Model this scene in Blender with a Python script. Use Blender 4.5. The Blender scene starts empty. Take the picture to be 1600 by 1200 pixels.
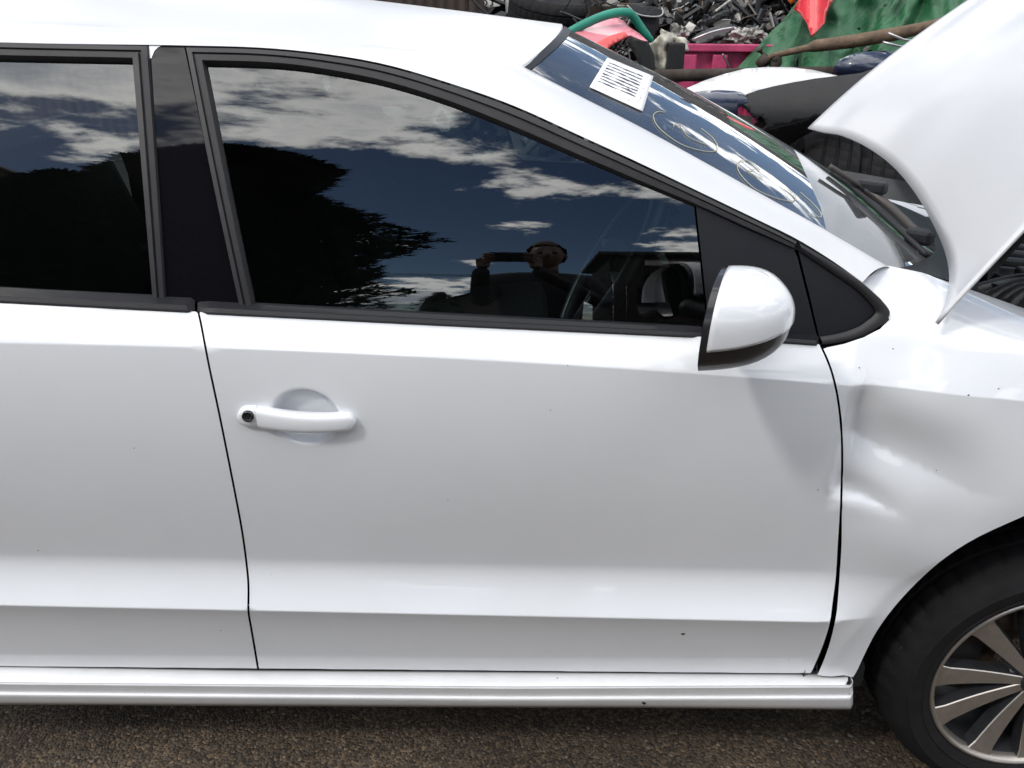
import bpy, bmesh, math, random
import numpy as np
from mathutils import Vector, Matrix, noise
from mathutils.geometry import delaunay_2d_cdt
from mathutils.bvhtree import BVHTree

random.seed(7)
S = bpy.context.scene
COL = S.collection

# ------------------------------------------------------------------ camera
F_PX, PITCH, YAW, ROLL = 1330.0, 24.0, -1.0, 0.5
CAM = np.array([0.0, -1.266, 1.50])
_p, _y, _r = (math.radians(a) for a in (PITCH, YAW, ROLL))
c_f = np.array([math.sin(_y) * math.cos(_p), math.cos(_y) * math.cos(_p), -math.sin(_p)])
c_r0 = np.array([math.cos(_y), -math.sin(_y), 0.0])
c_u0 = np.cross(c_r0, c_f)
c_r = c_r0 * math.cos(_r) + c_u0 * math.sin(_r)
c_u = c_u0 * math.cos(_r) - c_r0 * math.sin(_r)
cam = bpy.data.cameras.new("camera")
cam.sensor_fit = 'HORIZONTAL'
cam.sensor_width = 36.0
cam.lens = 36.0 * F_PX / 1600.0
cam.clip_start = 0.02
cam.clip_end = 2000.0
cam_o = bpy.data.objects.new("camera", cam)
COL.objects.link(cam_o)
m = Matrix.Identity(4)
for i in range(3):
    m[i][0], m[i][1], m[i][2], m[i][3] = c_r[i], c_u[i], -c_f[i], CAM[i]
cam_o.matrix_world = m
S.camera = cam_o

# ------------------------------------------------------------------ sky, sun, exposure
SUN_EL, SUN_AZ = 43.0, 231.5          # azimuth clockwise from +Y
CLOUD_OFF = (31.28, 38.44, 5.91)
sd = Vector((math.sin(math.radians(SUN_AZ)) * math.cos(math.radians(SUN_EL)),
             math.cos(math.radians(SUN_AZ)) * math.cos(math.radians(SUN_EL)),
             math.sin(math.radians(SUN_EL))))
world = bpy.data.worlds.new("World")
S.world = world
world.use_nodes = True
world.cycles.sampling_method = 'MANUAL'
world.cycles.sample_map_resolution = 512
wn = world.node_tree
wn.nodes.clear()
W = lambda t: wn.nodes.new(t)
L = wn.links.new
w_out = W('ShaderNodeOutputWorld')
sky = W('ShaderNodeTexSky')
sky.sky_type = 'NISHITA'
sky.sun_disc = False
sky.sun_elevation = math.radians(SUN_EL)
sky.sun_rotation = math.radians(SUN_AZ)
sky.air_density = 1.0
sky.dust_density = 0.25
sky.ozone_density = 4.0
bg_sky = W('ShaderNodeBackground')
bg_sky.inputs[1].default_value = 0.065
L(sky.outputs[0], bg_sky.inputs[0])
tc = W('ShaderNodeTexCoord')
sep = W('ShaderNodeSeparateXYZ')
L(tc.outputs['Generated'], sep.inputs[0])
def M(op, a, b=None, c=None, clamp=False):
    n = W('ShaderNodeMath'); n.operation = op; n.use_clamp = clamp
    for i, v in enumerate((a, b, c)):
        if v is None: continue
        if isinstance(v, (int, float)): n.inputs[i].default_value = v
        else: L(v, n.inputs[i])
    return n.outputs[0]
zc = M('ADD', M('MAXIMUM', sep.outputs[2], 0.0), 0.16)
comb = W('ShaderNodeCombineXYZ')
L(M('DIVIDE', sep.outputs[0], zc), comb.inputs[0])
L(M('DIVIDE', sep.outputs[1], zc), comb.inputs[1])
mp = W('ShaderNodeMapping')
mp.inputs['Location'].default_value = CLOUD_OFF
L(comb.outputs[0], mp.inputs[0])
def cnoise(scale, detail, rough, dist, loc=None):
    n = W('ShaderNodeTexNoise')
    n.inputs['Scale'].default_value = scale
    n.inputs['Detail'].default_value = detail
    n.inputs['Roughness'].default_value = rough
    n.inputs['Distortion'].default_value = dist
    L(mp.outputs[0], n.inputs['Vector'])
    return n.outputs[0]
n_big = cnoise(0.85, 2, 0.5, 0.0)
n_det = cnoise(3.0, 12, 0.60, 0.15)
cov = M('ADD', M('MULTIPLY', n_big, 0.5), M('MULTIPLY', n_det, 0.5))
ramp = W('ShaderNodeMapRange')
ramp.interpolation_type = 'SMOOTHSTEP'
ramp.inputs['From Min'].default_value = 0.490
ramp.inputs['From Max'].default_value = 0.545
L(cov, ramp.inputs['Value'])
hor = W('ShaderNodeMapRange')
hor.inputs['From Min'].default_value = 0.02
hor.inputs['From Max'].default_value = 0.14
L(sep.outputs[2], hor.inputs['Value'])
mask = M('MULTIPLY', ramp.outputs[0], hor.outputs[0])
shade = cnoise(3.6, 8, 0.6, 0.1)
thick = W('ShaderNodeMapRange')               # thick cloud is greyer than its thin bright rim
thick.inputs['From Min'].default_value = 0.52
thick.inputs['From Max'].default_value = 0.63
thick.inputs['To Min'].default_value = 1.0
thick.inputs['To Max'].default_value = 0.0
L(cov, thick.inputs['Value'])
sh = W('ShaderNodeMapRange')
sh.inputs['From Min'].default_value = 0.30
sh.inputs['From Max'].default_value = 0.95
L(M('ADD', M('MULTIPLY', thick.outputs[0], 0.62), M('MULTIPLY', shade, 0.6)), sh.inputs['Value'])
cr = W('ShaderNodeMix'); cr.data_type = 'RGBA'
L(sh.outputs[0], cr.inputs[0])
cr.inputs[6].default_value = (0.42, 0.44, 0.48, 1)
cr.inputs[7].default_value = (1.0, 0.975, 0.93, 1)
bg_c = W('ShaderNodeBackground')
bg_c.inputs[1].default_value = 2.5
L(cr.outputs[2], bg_c.inputs[0])
mixw = W('ShaderNodeMixShader')
L(mask, mixw.inputs[0]); L(bg_sky.outputs[0], mixw.inputs[1]); L(bg_c.outputs[0], mixw.inputs[2])
L(mixw.outputs[0], w_out.inputs[0])

sun = bpy.data.lights.new("sun", 'SUN')
sun.energy = 0.88
sun.angle = math.radians(6.0)
sun.color = (1.0, 0.955, 0.88)
sun_o = bpy.data.objects.new("sun", sun)
COL.objects.link(sun_o)
sun_o.rotation_euler = (-sd).to_track_quat('-Z', 'Y').to_euler()
sun_o.location = (-3, -6, 8)

S.view_settings.view_transform = 'Standard'
S.view_settings.look = 'None'
S.view_settings.exposure = 0.52
S.view_settings.gamma = 1.0
S.view_settings.use_curve_mapping = False
S.render.engine = 'CYCLES'
S.cycles.use_denoising = True
S.cycles.max_bounces = 7
S.cycles.diffuse_bounces = 3
S.cycles.glossy_bounces = 4
S.cycles.transparent_max_bounces = 8
S.cycles.use_adaptive_sampling = True
S.cycles.adaptive_threshold = 0.02
S.cycles.caustics_reflective = False
S.cycles.caustics_refractive = False

# ------------------------------------------------------------------ materials
MATS = {}
def mat(name, col, rough=0.5, metal=0.0, coat=0.0, spec=0.5, bump=0.0, bscale=60.0, var=0.0, vscale=8.0,
        spots=None, sheen=0.0, coatr=0.015, ior=None, coord='Object', trans=None):
    """procedural principled material: mottled colour, fine relief, optional specks"""
    if name in MATS: return MATS[name]
    mt = bpy.data.materials.new(name); mt.use_nodes = True
    nt = mt.node_tree; b = nt.nodes['Principled BSDF']
    b.inputs['Base Color'].default_value = (*col, 1)
    b.inputs['Roughness'].default_value = rough
    b.inputs['Metallic'].default_value = metal
    b.inputs['Coat Weight'].default_value = coat
    b.inputs['Coat Roughness'].default_value = coatr
    if ior: b.inputs['IOR'].default_value = ior
    b.inputs['Specular IOR Level'].default_value = spec
    if sheen: b.inputs['Sheen Weight'].default_value = sheen
    tcn = nt.nodes.new('ShaderNodeTexCoord')
    col_sock = None
    if var > 0:
        n = nt.nodes.new('ShaderNodeTexNoise'); n.inputs['Scale'].default_value = vscale
        n.inputs['Detail'].default_value = 7; n.inputs['Roughness'].default_value = 0.65
        nt.links.new(tcn.outputs[coord], n.inputs['Vector'])
        mr = nt.nodes.new('ShaderNodeMapRange'); mr.inputs[1].default_value = 0.3; mr.inputs[2].default_value = 0.7
        nt.links.new(n.outputs[0], mr.inputs[0])
        mx = nt.nodes.new('ShaderNodeMix'); mx.data_type = 'RGBA'
        mx.inputs[6].default_value = (*[c * (1 - var) for c in col], 1)
        mx.inputs[7].default_value = (*[min(1, c * (1 + var)) for c in col], 1)
        nt.links.new(mr.outputs[0], mx.inputs[0])
        col_sock = mx.outputs[2]
    if spots:
        scol, sscale, srad = spots
        v = nt.nodes.new('ShaderNodeTexVoronoi'); v.inputs['Scale'].default_value = sscale
        nt.links.new(tcn.outputs[coord], v.inputs['Vector'])
        n2 = nt.nodes.new('ShaderNodeTexNoise'); n2.inputs['Scale'].default_value = sscale * 0.35
        nt.links.new(tcn.outputs[coord], n2.inputs['Vector'])
        a = nt.nodes.new('ShaderNodeMath'); a.operation = 'LESS_THAN'
        nt.links.new(v.outputs['Distance'], a.inputs[0])
        t = nt.nodes.new('ShaderNodeMapRange'); t.inputs[1].default_value = 0.56; t.inputs[2].default_value = 0.8
        t.inputs[3].default_value = 0.0; t.inputs[4].default_value = srad
        nt.links.new(n2.outputs[0], t.inputs[0]); nt.links.new(t.outputs[0], a.inputs[1])
        mx2 = nt.nodes.new('ShaderNodeMix'); mx2.data_type = 'RGBA'
        if col_sock: nt.links.new(col_sock, mx2.inputs[6])
        else: mx2.inputs[6].default_value = (*col, 1)
        mx2.inputs[7].default_value = (*scol, 1)
        nt.links.new(a.outputs[0], mx2.inputs[0])
        col_sock = mx2.outputs[2]
    if col_sock: nt.links.new(col_sock, b.inputs['Base Color'])
    if bump > 0:
        n = nt.nodes.new('ShaderNodeTexNoise'); n.inputs['Scale'].default_value = bscale
        n.inputs['Detail'].default_value = 5
        nt.links.new(tcn.outputs[coord], n.inputs['Vector'])
        bp = nt.nodes.new('ShaderNodeBump'); bp.inputs['Strength'].default_value = bump
        bp.inputs['Distance'].default_value = 0.01
        nt.links.new(n.outputs[0], bp.inputs['Height']); nt.links.new(bp.outputs[0], b.inputs['Normal'])
    MATS[name] = mt
    return mt

def glass_mat(name, tint, refl, ior=1.5, rough=0.0, dirt_haze=0.0):
    """thin pane: tinted see-through + mirror reflection (reflective film level refl + Fresnel)"""
    mt = bpy.data.materials.new(name); mt.use_nodes = True
    nt = mt.node_tree; nt.nodes.clear()
    o = nt.nodes.new('ShaderNodeOutputMaterial')
    tr = nt.nodes.new('ShaderNodeBsdfTransparent'); tr.inputs[0].default_value = (*tint, 1)
    gl = nt.nodes.new('ShaderNodeBsdfGlossy'); gl.inputs['Roughness'].default_value = rough
    gl.inputs[0].default_value = (0.97, 0.99, 1, 1)
    fr = nt.nodes.new('ShaderNodeFresnel'); fr.inputs[0].default_value = ior
    ad = nt.nodes.new('ShaderNodeMath'); ad.operation = 'ADD'; ad.use_clamp = True
    nt.links.new(fr.outputs[0], ad.inputs[0]); ad.inputs[1].default_value = refl
    mx = nt.nodes.new('ShaderNodeMixShader')
    nt.links.new(ad.outputs[0], mx.inputs[0]); nt.links.new(tr.outputs[0], mx.inputs[1]); nt.links.new(gl.outputs[0], mx.inputs[2])
    last = mx.outputs[0]
    if dirt_haze > 0:
        df = nt.nodes.new('ShaderNodeBsdfDiffuse'); df.inputs[0].default_value = (0.36, 0.38, 0.40, 1)  # grey-blue diffuse film: dirt plus painted haze over the glass
        tcn = nt.nodes.new('ShaderNodeTexCoord')
        n = nt.nodes.new('ShaderNodeTexNoise'); n.inputs['Scale'].default_value = 9; n.inputs['Detail'].default_value = 9
        nt.links.new(tcn.outputs['Object'], n.inputs['Vector'])
        mr = nt.nodes.new('ShaderNodeMapRange'); mr.inputs[1].default_value = 0.10; mr.inputs[2].default_value = 0.80
        mr.inputs[4].default_value = dirt_haze
        nt.links.new(n.outputs[0], mr.inputs[0])
        m2 = nt.nodes.new('ShaderNodeMixShader')
        nt.links.new(mr.outputs[0], m2.inputs[0]); nt.links.new(last, m2.inputs[1]); nt.links.new(df.outputs[0], m2.inputs[2])
        last = m2.outputs[0]
    nt.links.new(last, o.inputs[0])
    return mt

PAINT = mat('white_paint', (0.765, 0.785, 0.82), rough=0.35, coat=1.0, var=0.03, vscale=2.2, spots=((0.10, 0.07, 0.05), 26, 0.075))
PAINT_D = mat('white_paint_dusty', (0.66, 0.668, 0.69), rough=0.45, coat=0.55, coatr=0.22, var=0.015, vscale=4, spots=((0.25, 0.2, 0.15), 22, 0.05))
PAINT_S = mat('white_paint_splashed', (0.77, 0.775, 0.79), rough=0.38, coat=0.8, coatr=0.06, var=0.05, vscale=9, spots=((0.22, 0.17, 0.12), 85, 0.16))
PAINT_C = mat('white_paint_clean', (0.765, 0.785, 0.82), rough=0.35, coat=1.0, var=0.012, vscale=3)
TRIM = mat('black_trim', (0.008, 0.0085, 0.012), rough=0.48, bump=0.06, bscale=900, var=0.2, vscale=14, spec=0.35)
RUBBER = mat('window_rubber', (0.022, 0.0215, 0.025), rough=0.55, bump=0.08, bscale=700, var=0.25, vscale=20)
GLOSSB = mat('gloss_black', (0.006, 0.006, 0.008), rough=0.03, coat=0.0, ior=1.46)
DARK = mat('dark_cavity', (0.016, 0.015, 0.016), rough=0.9)
TYRE = mat('tyre_rubber', (0.008, 0.008, 0.009), rough=0.8, spec=0.25, bump=0.12, bscale=160, var=0.35, vscale=18)
ALLOY = mat('alloy_face', (0.44, 0.41, 0.38), rough=0.34, metal=0.85, var=0.12, vscale=30)
ALLOYD = mat('alloy_dark', (0.03, 0.031, 0.035), rough=0.4, metal=0.3, var=0.3, vscale=20)
SIDEGLASS = glass_mat('tinted_glass', (0.40, 0.46, 0.45), 0.075)
SCREEN = glass_mat('windscreen_glass', (0.50, 0.60, 0.58), 0.34, dirt_haze=0.18)
INTERIOR = mat('interior_black', (0.02, 0.02, 0.021), rough=0.75, bump=0.1, bscale=300)
FABRIC = mat('seat_fabric', (0.028, 0.028, 0.03), rough=0.9, bump=0.3, bscale=400, var=0.3, vscale=60)
SILVERP = mat('silver_plastic', (0.5, 0.5, 0.52), rough=0.3, metal=0.7)

# ------------------------------------------------------------------ helpers
def ray(px, py):
    return c_f + c_r * (px - 800) / F_PX - c_u * (py - 600) / F_PX
def P(px, py, Y):
    d = ray(px, py)
    return CAM + d * ((Y - CAM[1]) / d[1])
def sstep(a, b, x):
    t = min(1.0, max(0.0, (x - a) / (b - a)))
    return t * t * (3 - 2 * t)
def catmull(pts, n=8):
    """smooth open polyline through pts"""
    pts = [np.array(p, float) for p in pts]
    if len(pts) < 3: 
        return [pts[0] + (pts[-1] - pts[0]) * i / n for i in range(n + 1)]
    ext = [2 * pts[0] - pts[1]] + pts + [2 * pts[-1] - pts[-2]]
    out = []
    for i in range(1, len(ext) - 2):
        p0, p1, p2, p3 = ext[i - 1:i + 3]
        for k in range(n):
            t = k / n
            out.append(0.5 * (2 * p1 + (p2 - p0) * t + (2 * p0 - 5 * p1 + 4 * p2 - p3) * t * t + (3 * p1 - p0 - 3 * p2 + p3) * t ** 3))
    out.append(pts[-1])
    return out
def resample(pts, n):
    pts = [np.array(p, float) for p in pts]
    d = [0]
    for a, b in zip(pts, pts[1:]): d.append(d[-1] + np.linalg.norm(b - a))
    q = np.linspace(0, d[-1], n)
    A = np.array(pts)
    return [np.array([np.interp(s, d, A[:, k]) for k in range(A.shape[1])]) for s in q]

def tag(o, label=None, cat=None, group=None, kind=None):
    if label: o['label'] = label
    if cat: o['category'] = cat
    if group: o['group'] = group
    if kind: o['kind'] = kind
    return o
def empty(name, loc=(0, 0, 0), label=None, cat=None, group=None):
    o = bpy.data.objects.new(name, None); COL.objects.link(o)
    o.location = loc; o.empty_display_size = 0.1
    return tag(o, label, cat, group)
def mesh_obj(name, verts, faces, mt, parent=None, smooth=True, normals=None, uvs=None):
    me = bpy.data.meshes.new(name)
    me.from_pydata([tuple(v) for v in verts], [], faces)
    me.materials.append(mt)
    if smooth:
        me.polygons.foreach_set('use_smooth', [True] * len(me.polygons))
    if uvs is not None:
        ul = me.uv_layers.new(name='UVMap')
        for lp in me.loops: ul.data[lp.index].uv = uvs[lp.vertex_index]
    me.update()
    if normals is not None:
        me.normals_split_custom_set_from_vertices([tuple(n) for n in normals])
    o = bpy.data.objects.new(name, me); COL.objects.link(o)
    if parent is not None: set_parent(o, parent)
    return o
def set_parent(o, p):
    o.parent = p
    if p.parent is None and p.type == 'EMPTY':
        o.matrix_parent_inverse = Matrix.Translation(-Vector(p.location))
    return o
def bm_obj(name, bm, mt, parent=None, smooth=False):
    me = bpy.data.meshes.new(name); bm.to_mesh(me); bm.free()
    me.materials.append(mt)
    if smooth: me.polygons.foreach_set('use_smooth', [True] * len(me.polygons))
    o = bpy.data.objects.new(name, me); COL.objects.link(o)
    if parent is not None: set_parent(o, parent)
    return o
def grid_faces(nu, nv, closed_v=False, off=0):
    f = []
    for i in range(nu - 1):
        for j in range(nv if closed_v else nv - 1):
            j2 = (j + 1) % nv
            f.append((off + i * nv + j, off + i * nv + j2, off + (i + 1) * nv + j2, off + (i + 1) * nv + j))
    return f
def tube_geo(path, rad, seg=10, squash=None, cap=True):
    path = [Vector(p) for p in path]
    n = len(path); vs = []; fs = []
    up = Vector((0, 0, 1)); prev = None
    for i, p in enumerate(path):
        t = (path[min(i + 1, n - 1)] - path[max(i - 1, 0)]).normalized()
        if prev is None:
            a = t.cross(up)
            if a.length < 1e-3: a = t.cross(Vector((1, 0, 0)))
            a.normalize()
        else:
            a = (prev - t * prev.dot(t)).normalized()
        prev = a
        b = t.cross(a)
        r = rad[i] if hasattr(rad, '__len__') else rad
        for k in range(seg):
            an = 2 * math.pi * k / seg
            s = squash or 1.0
            vs.append(p + a * (r * math.cos(an)) + b * (r * s * math.sin(an)))
    fs = grid_faces(n, seg, True)
    if cap:
        fs.append(tuple(range(seg))[::-1]); fs.append(tuple(range((n - 1) * seg, n * seg)))
    return vs, fs
def tube(name, path, rad, mt, parent=None, seg=10, squash=None):
    v, f = tube_geo(path, rad, seg, squash)
    return mesh_obj(name, v, f, mt, parent)
def box_bm(bm, c, s, rot=None, bevel=0.0):
    r = bmesh.ops.create_cube(bm, size=1.0)
    vs = r['verts']
    bmesh.ops.scale(bm, vec=s, verts=vs)
    if bevel > 0:
        es = list({e for v in vs for e in v.link_edges})
        rb = bmesh.ops.bevel(bm, geom=es, offset=bevel, segments=2, affect='EDGES', profile=0.6)
        vs = list({v for f in rb['faces'] for v in f.verts} | {v for v in vs if v.is_valid})
    if rot is not None: bmesh.ops.rotate(bm, verts=vs, cent=(0, 0, 0), matrix=rot)
    bmesh.ops.translate(bm, vec=c, verts=vs)
    return vs
def box(name, c, s, mt, parent=None, rot=None, bevel=0.01):
    bm = bmesh.new(); box_bm(bm, c, s, rot, bevel)
    return bm_obj(name, bm, mt, parent)
def lathe_geo(profile, axis_o, axis, seg=64, ref=None):
    """profile: (r, h) along axis"""
    axis = Vector(axis).normalized()
    a = axis.orthogonal().normalized() if ref is None else Vector(ref)
    b = axis.cross(a); o = Vector(axis_o)
    vs = []
    for k in range(seg):
        an = 2 * math.pi * k / seg
        d = a * math.cos(an) + b * math.sin(an)
        for r, h in profile: vs.append(o + d * r + axis * h)
    n = len(profile); fs = []
    for k in range(seg):
        k2 = (k + 1) % seg
        for j in range(n - 1):
            fs.append((k * n + j, k2 * n + j, k2 * n + j + 1, k * n + j + 1))
    return vs, fs
def in_poly(p, poly):
    x, y = p; c = False; n = len(poly); j = n - 1
    for i in range(n):
        xi, yi = poly[i]; xj, yj = poly[j]
        if (yi > y) != (yj > y) and x < (xj - xi) * (y - yi) / (yj - yi) + xi: c = not c
        j = i
    return c
def dist_poly(p, A, B):
    ap = p - A; ab = B - A
    t = np.clip((ap * ab).sum(1) / np.maximum((ab * ab).sum(1), 1e-12), 0, 1)
    return np.sqrt(((ap - ab * t[:, None]) ** 2).sum(1)).min()

def panel(name, surf, uw, mt, parent=None, rim=0.018, rnd=0.0016, extra=(), offs=0.0, step=None, edge=0.012, normals=True):
    """sheet following surf inside outline uw [(u,w)], with a rounded, returned edge"""
    uw = [np.array(p, float) for p in uw]
    # densify outline
    dn = []
    for a, b in zip(uw, uw[1:] + uw[:1]):
        k = max(1, int(np.linalg.norm(b - a) / edge))
        for i in range(k): dn.append(a + (b - a) * i / k)
    if sum(a[0] * b[1] - b[0] * a[1] for a, b in zip(dn, dn[1:] + dn[:1])) < 0: dn = dn[::-1]
    A = np.array(dn); B = np.roll(A, -1, axis=0)
    pts = list(dn)
    lo, hi = A.min(0), A.max(0)
    cand = surf.rows(lo, hi, step) + [np.array(e) for e in extra]
    if cand:
        Cn = np.array(cand); ins = np.zeros(len(Cn), bool); dm = np.full(len(Cn), 1e9)
        for a, b in zip(A, B):
            if a[1] != b[1]:
                hitm = ((a[1] > Cn[:, 1]) != (b[1] > Cn[:, 1])) & (Cn[:, 0] < (b[0] - a[0]) * (Cn[:, 1] - a[1]) / (b[1] - a[1]) + a[0])
                ins ^= hitm
            ab = b - a; t_ = np.clip(((Cn - a) @ ab) / max(ab @ ab, 1e-12), 0, 1)
            dm = np.minimum(dm, ((Cn - a - t_[:, None] * ab) ** 2).sum(1))
        pts += list(Cn[ins & (dm > 9e-6)])
    nb = len(dn)
    res = delaunay_2d_cdt([Vector(p) for p in pts], [], [list(range(nb))], 1, 1e-5)
    v2, fs, orig = res[0], res[2], res[3]
    pos = []; nrm = []
    for q in v2:
        p = surf.pos(q[0], q[1]); n = surf.nrm(q[0], q[1])
        pos.append(p + n * offs); nrm.append(n)
    idx = {}
    for i, oo in enumerate(orig):
        for k in oo:
            if k < nb: idx[k] = i
    faces = []
    for f in fs:
        a, b, c = (pos[i] for i in f[:3])
        fn = np.cross(b - a, c - a)
        faces.append(tuple(f) if fn @ (nrm[f[0]]) > 0 else tuple(f)[::-1])
    ring = [idx[k] for k in range(nb) if k in idx]
    n = len(ring)
    r2 = []; r3 = []
    for k in range(n):
        i, ip, iq = ring[k], ring[k - 1], ring[(k + 1) % n]
        t = pos[iq] - pos[ip]; t = t / (np.linalg.norm(t) + 1e-9)
        out = np.cross(t, nrm[i])
        # outward = away from interior for a CCW outline seen from outside
        r2.append((pos[i] + out * rnd * 0.6 - nrm[i] * rnd, (out + nrm[i] * 0.4)))
        r3.append((pos[i] + out * rnd * 0.6 - nrm[i] * rim, out))
    # orientation test: out must point away from the sheet's centroid on average
    cen = sum(pos) / len(pos)
    s = sum((r3[k][1] @ (pos[ring[k]] - cen)) for k in range(n))
    if s < 0:
        r2 = [(pos[ring[k]] - (r2[k][0] - pos[ring[k]] + nrm[ring[k]] * rnd) - nrm[ring[k]] * rnd, -(r2[k][1] - nrm[ring[k]] * 0.4) + nrm[ring[k]] * 0.4) for k in range(n)]
        r3 = [(r2[k][0] - nrm[ring[k]] * (rim - rnd), -r3[k][1]) for k in range(n)]
    if rim > 0:
        b0 = len(pos)
        for p, nn in r2: pos.append(p); nrm.append(nn / np.linalg.norm(nn))
        for p, nn in r3: pos.append(p); nrm.append(nn / np.linalg.norm(nn))
        for k in range(n):
            k2 = (k + 1) % n
            faces.append((ring[k], ring[k2], b0 + k2, b0 + k))
            faces.append((b0 + k, b0 + k2, b0 + n + k2, b0 + n + k))
    return mesh_obj(name, pos, faces, mt, parent, normals=nrm if normals else None)

# ------------------------------------------------------------------ body side surface B(x, v)
CARW = 1.68
def fitz(px, Y, deg):
    q = [P(a, b, Y) for a, b in px]
    return np.polyfit([k[0] for k in q], [k[2] for k in q], deg)
Z0 = fitz([(0, 1040), (400, 1046), (1270, 1052)], 0.050, 1)
Z1 = fitz([(0, 945), (390, 957), (800, 965), (1287, 972)], 0.0, 1)
Z3 = fitz([(0, 533), (320, 548), (700, 563), (1090, 583), (1300, 594), (1600, 632)], 0.0, 2)
Z4 = fitz([(0, 471), (310, 490), (700, 509), (1095, 528), (1280, 539)], 0.042, 2)
WC = P(1622, 1068, 0.05)                       # wheel centre
def _pz(a, b, Y=0.0):
    q = P(a, b, Y); return q[0], q[2]
V1 = [_pz(*q) for q in ((1318, 676), (1350, 692), (1400, 714), (1450, 738), (1520, 770))]
V2 = [_pz(*q) for q in ((1316, 772), (1350, 780), (1400, 800), (1460, 830))]
HC = _pz(478, 650)                             # handle pocket centre
def dents(x, z):
    if x < 0.52: return 0.0
    f = sstep(0.525, 0.56, x)
    d = 0.0
    zc1 = np.interp(x, [q[0] for q in V1], [q[1] for q in V1])
    e = (z - zc1)
    d += 0.030 * (math.exp(-(e / 0.085) ** 2) if e > 0 else math.exp(-(abs(e) / 0.055) ** 1.15)) * f * (1 - sstep(0.60, 0.86, x))
    zc2 = np.interp(x, [q[0] for q in V2], [q[1] for q in V2])
    e = (z - zc2)
    d += 0.014 * (math.exp(-(e / 0.034) ** 2) if e > 0 else math.exp(-(abs(e) / 0.010) ** 1.2)) * f * (1 - sstep(0.56, 0.68, x))
    zt_, zb_ = _pz(1325, 606)[1], _pz(1330, 782)[1]
    d += 0.013 * math.exp(-((x - 0.535) / 0.032) ** 2) * sstep(zb_ - .015, zb_ + .03, z) * sstep(zt_ + .01, zt_ - .05, z) * sstep(0.52, 0.53, x)
    # shallow dish above the crease
    q = ((x - 0.62) / 0.06) ** 2 + ((z - 0.97) / 0.045) ** 2
    d += 0.007 * math.exp(-q) * f
    d += 0.004 * (noise.noise(Vector((x * 7, z * 9, 2.2)))) * f
    # wheel-arch flare, slightly tucked under towards the lip
    r = math.hypot(x - WC[0], z - WC[2])
    d += 0.16 * max(0.0, 0.425 - r) * sstep(0.44, 0.40, r) * f
    return d
def pocket(x, z):
    q = math.sqrt(((x - HC[0]) / 0.060) ** 2 + ((z - HC[1]) / 0.052) ** 2)
    return 0.021 * (1 - sstep(0.70, 1.02, q))
def pv(c, x):
    r = 0.0
    for k in c: r = r * x + k
    return r
_KC = {}
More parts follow.
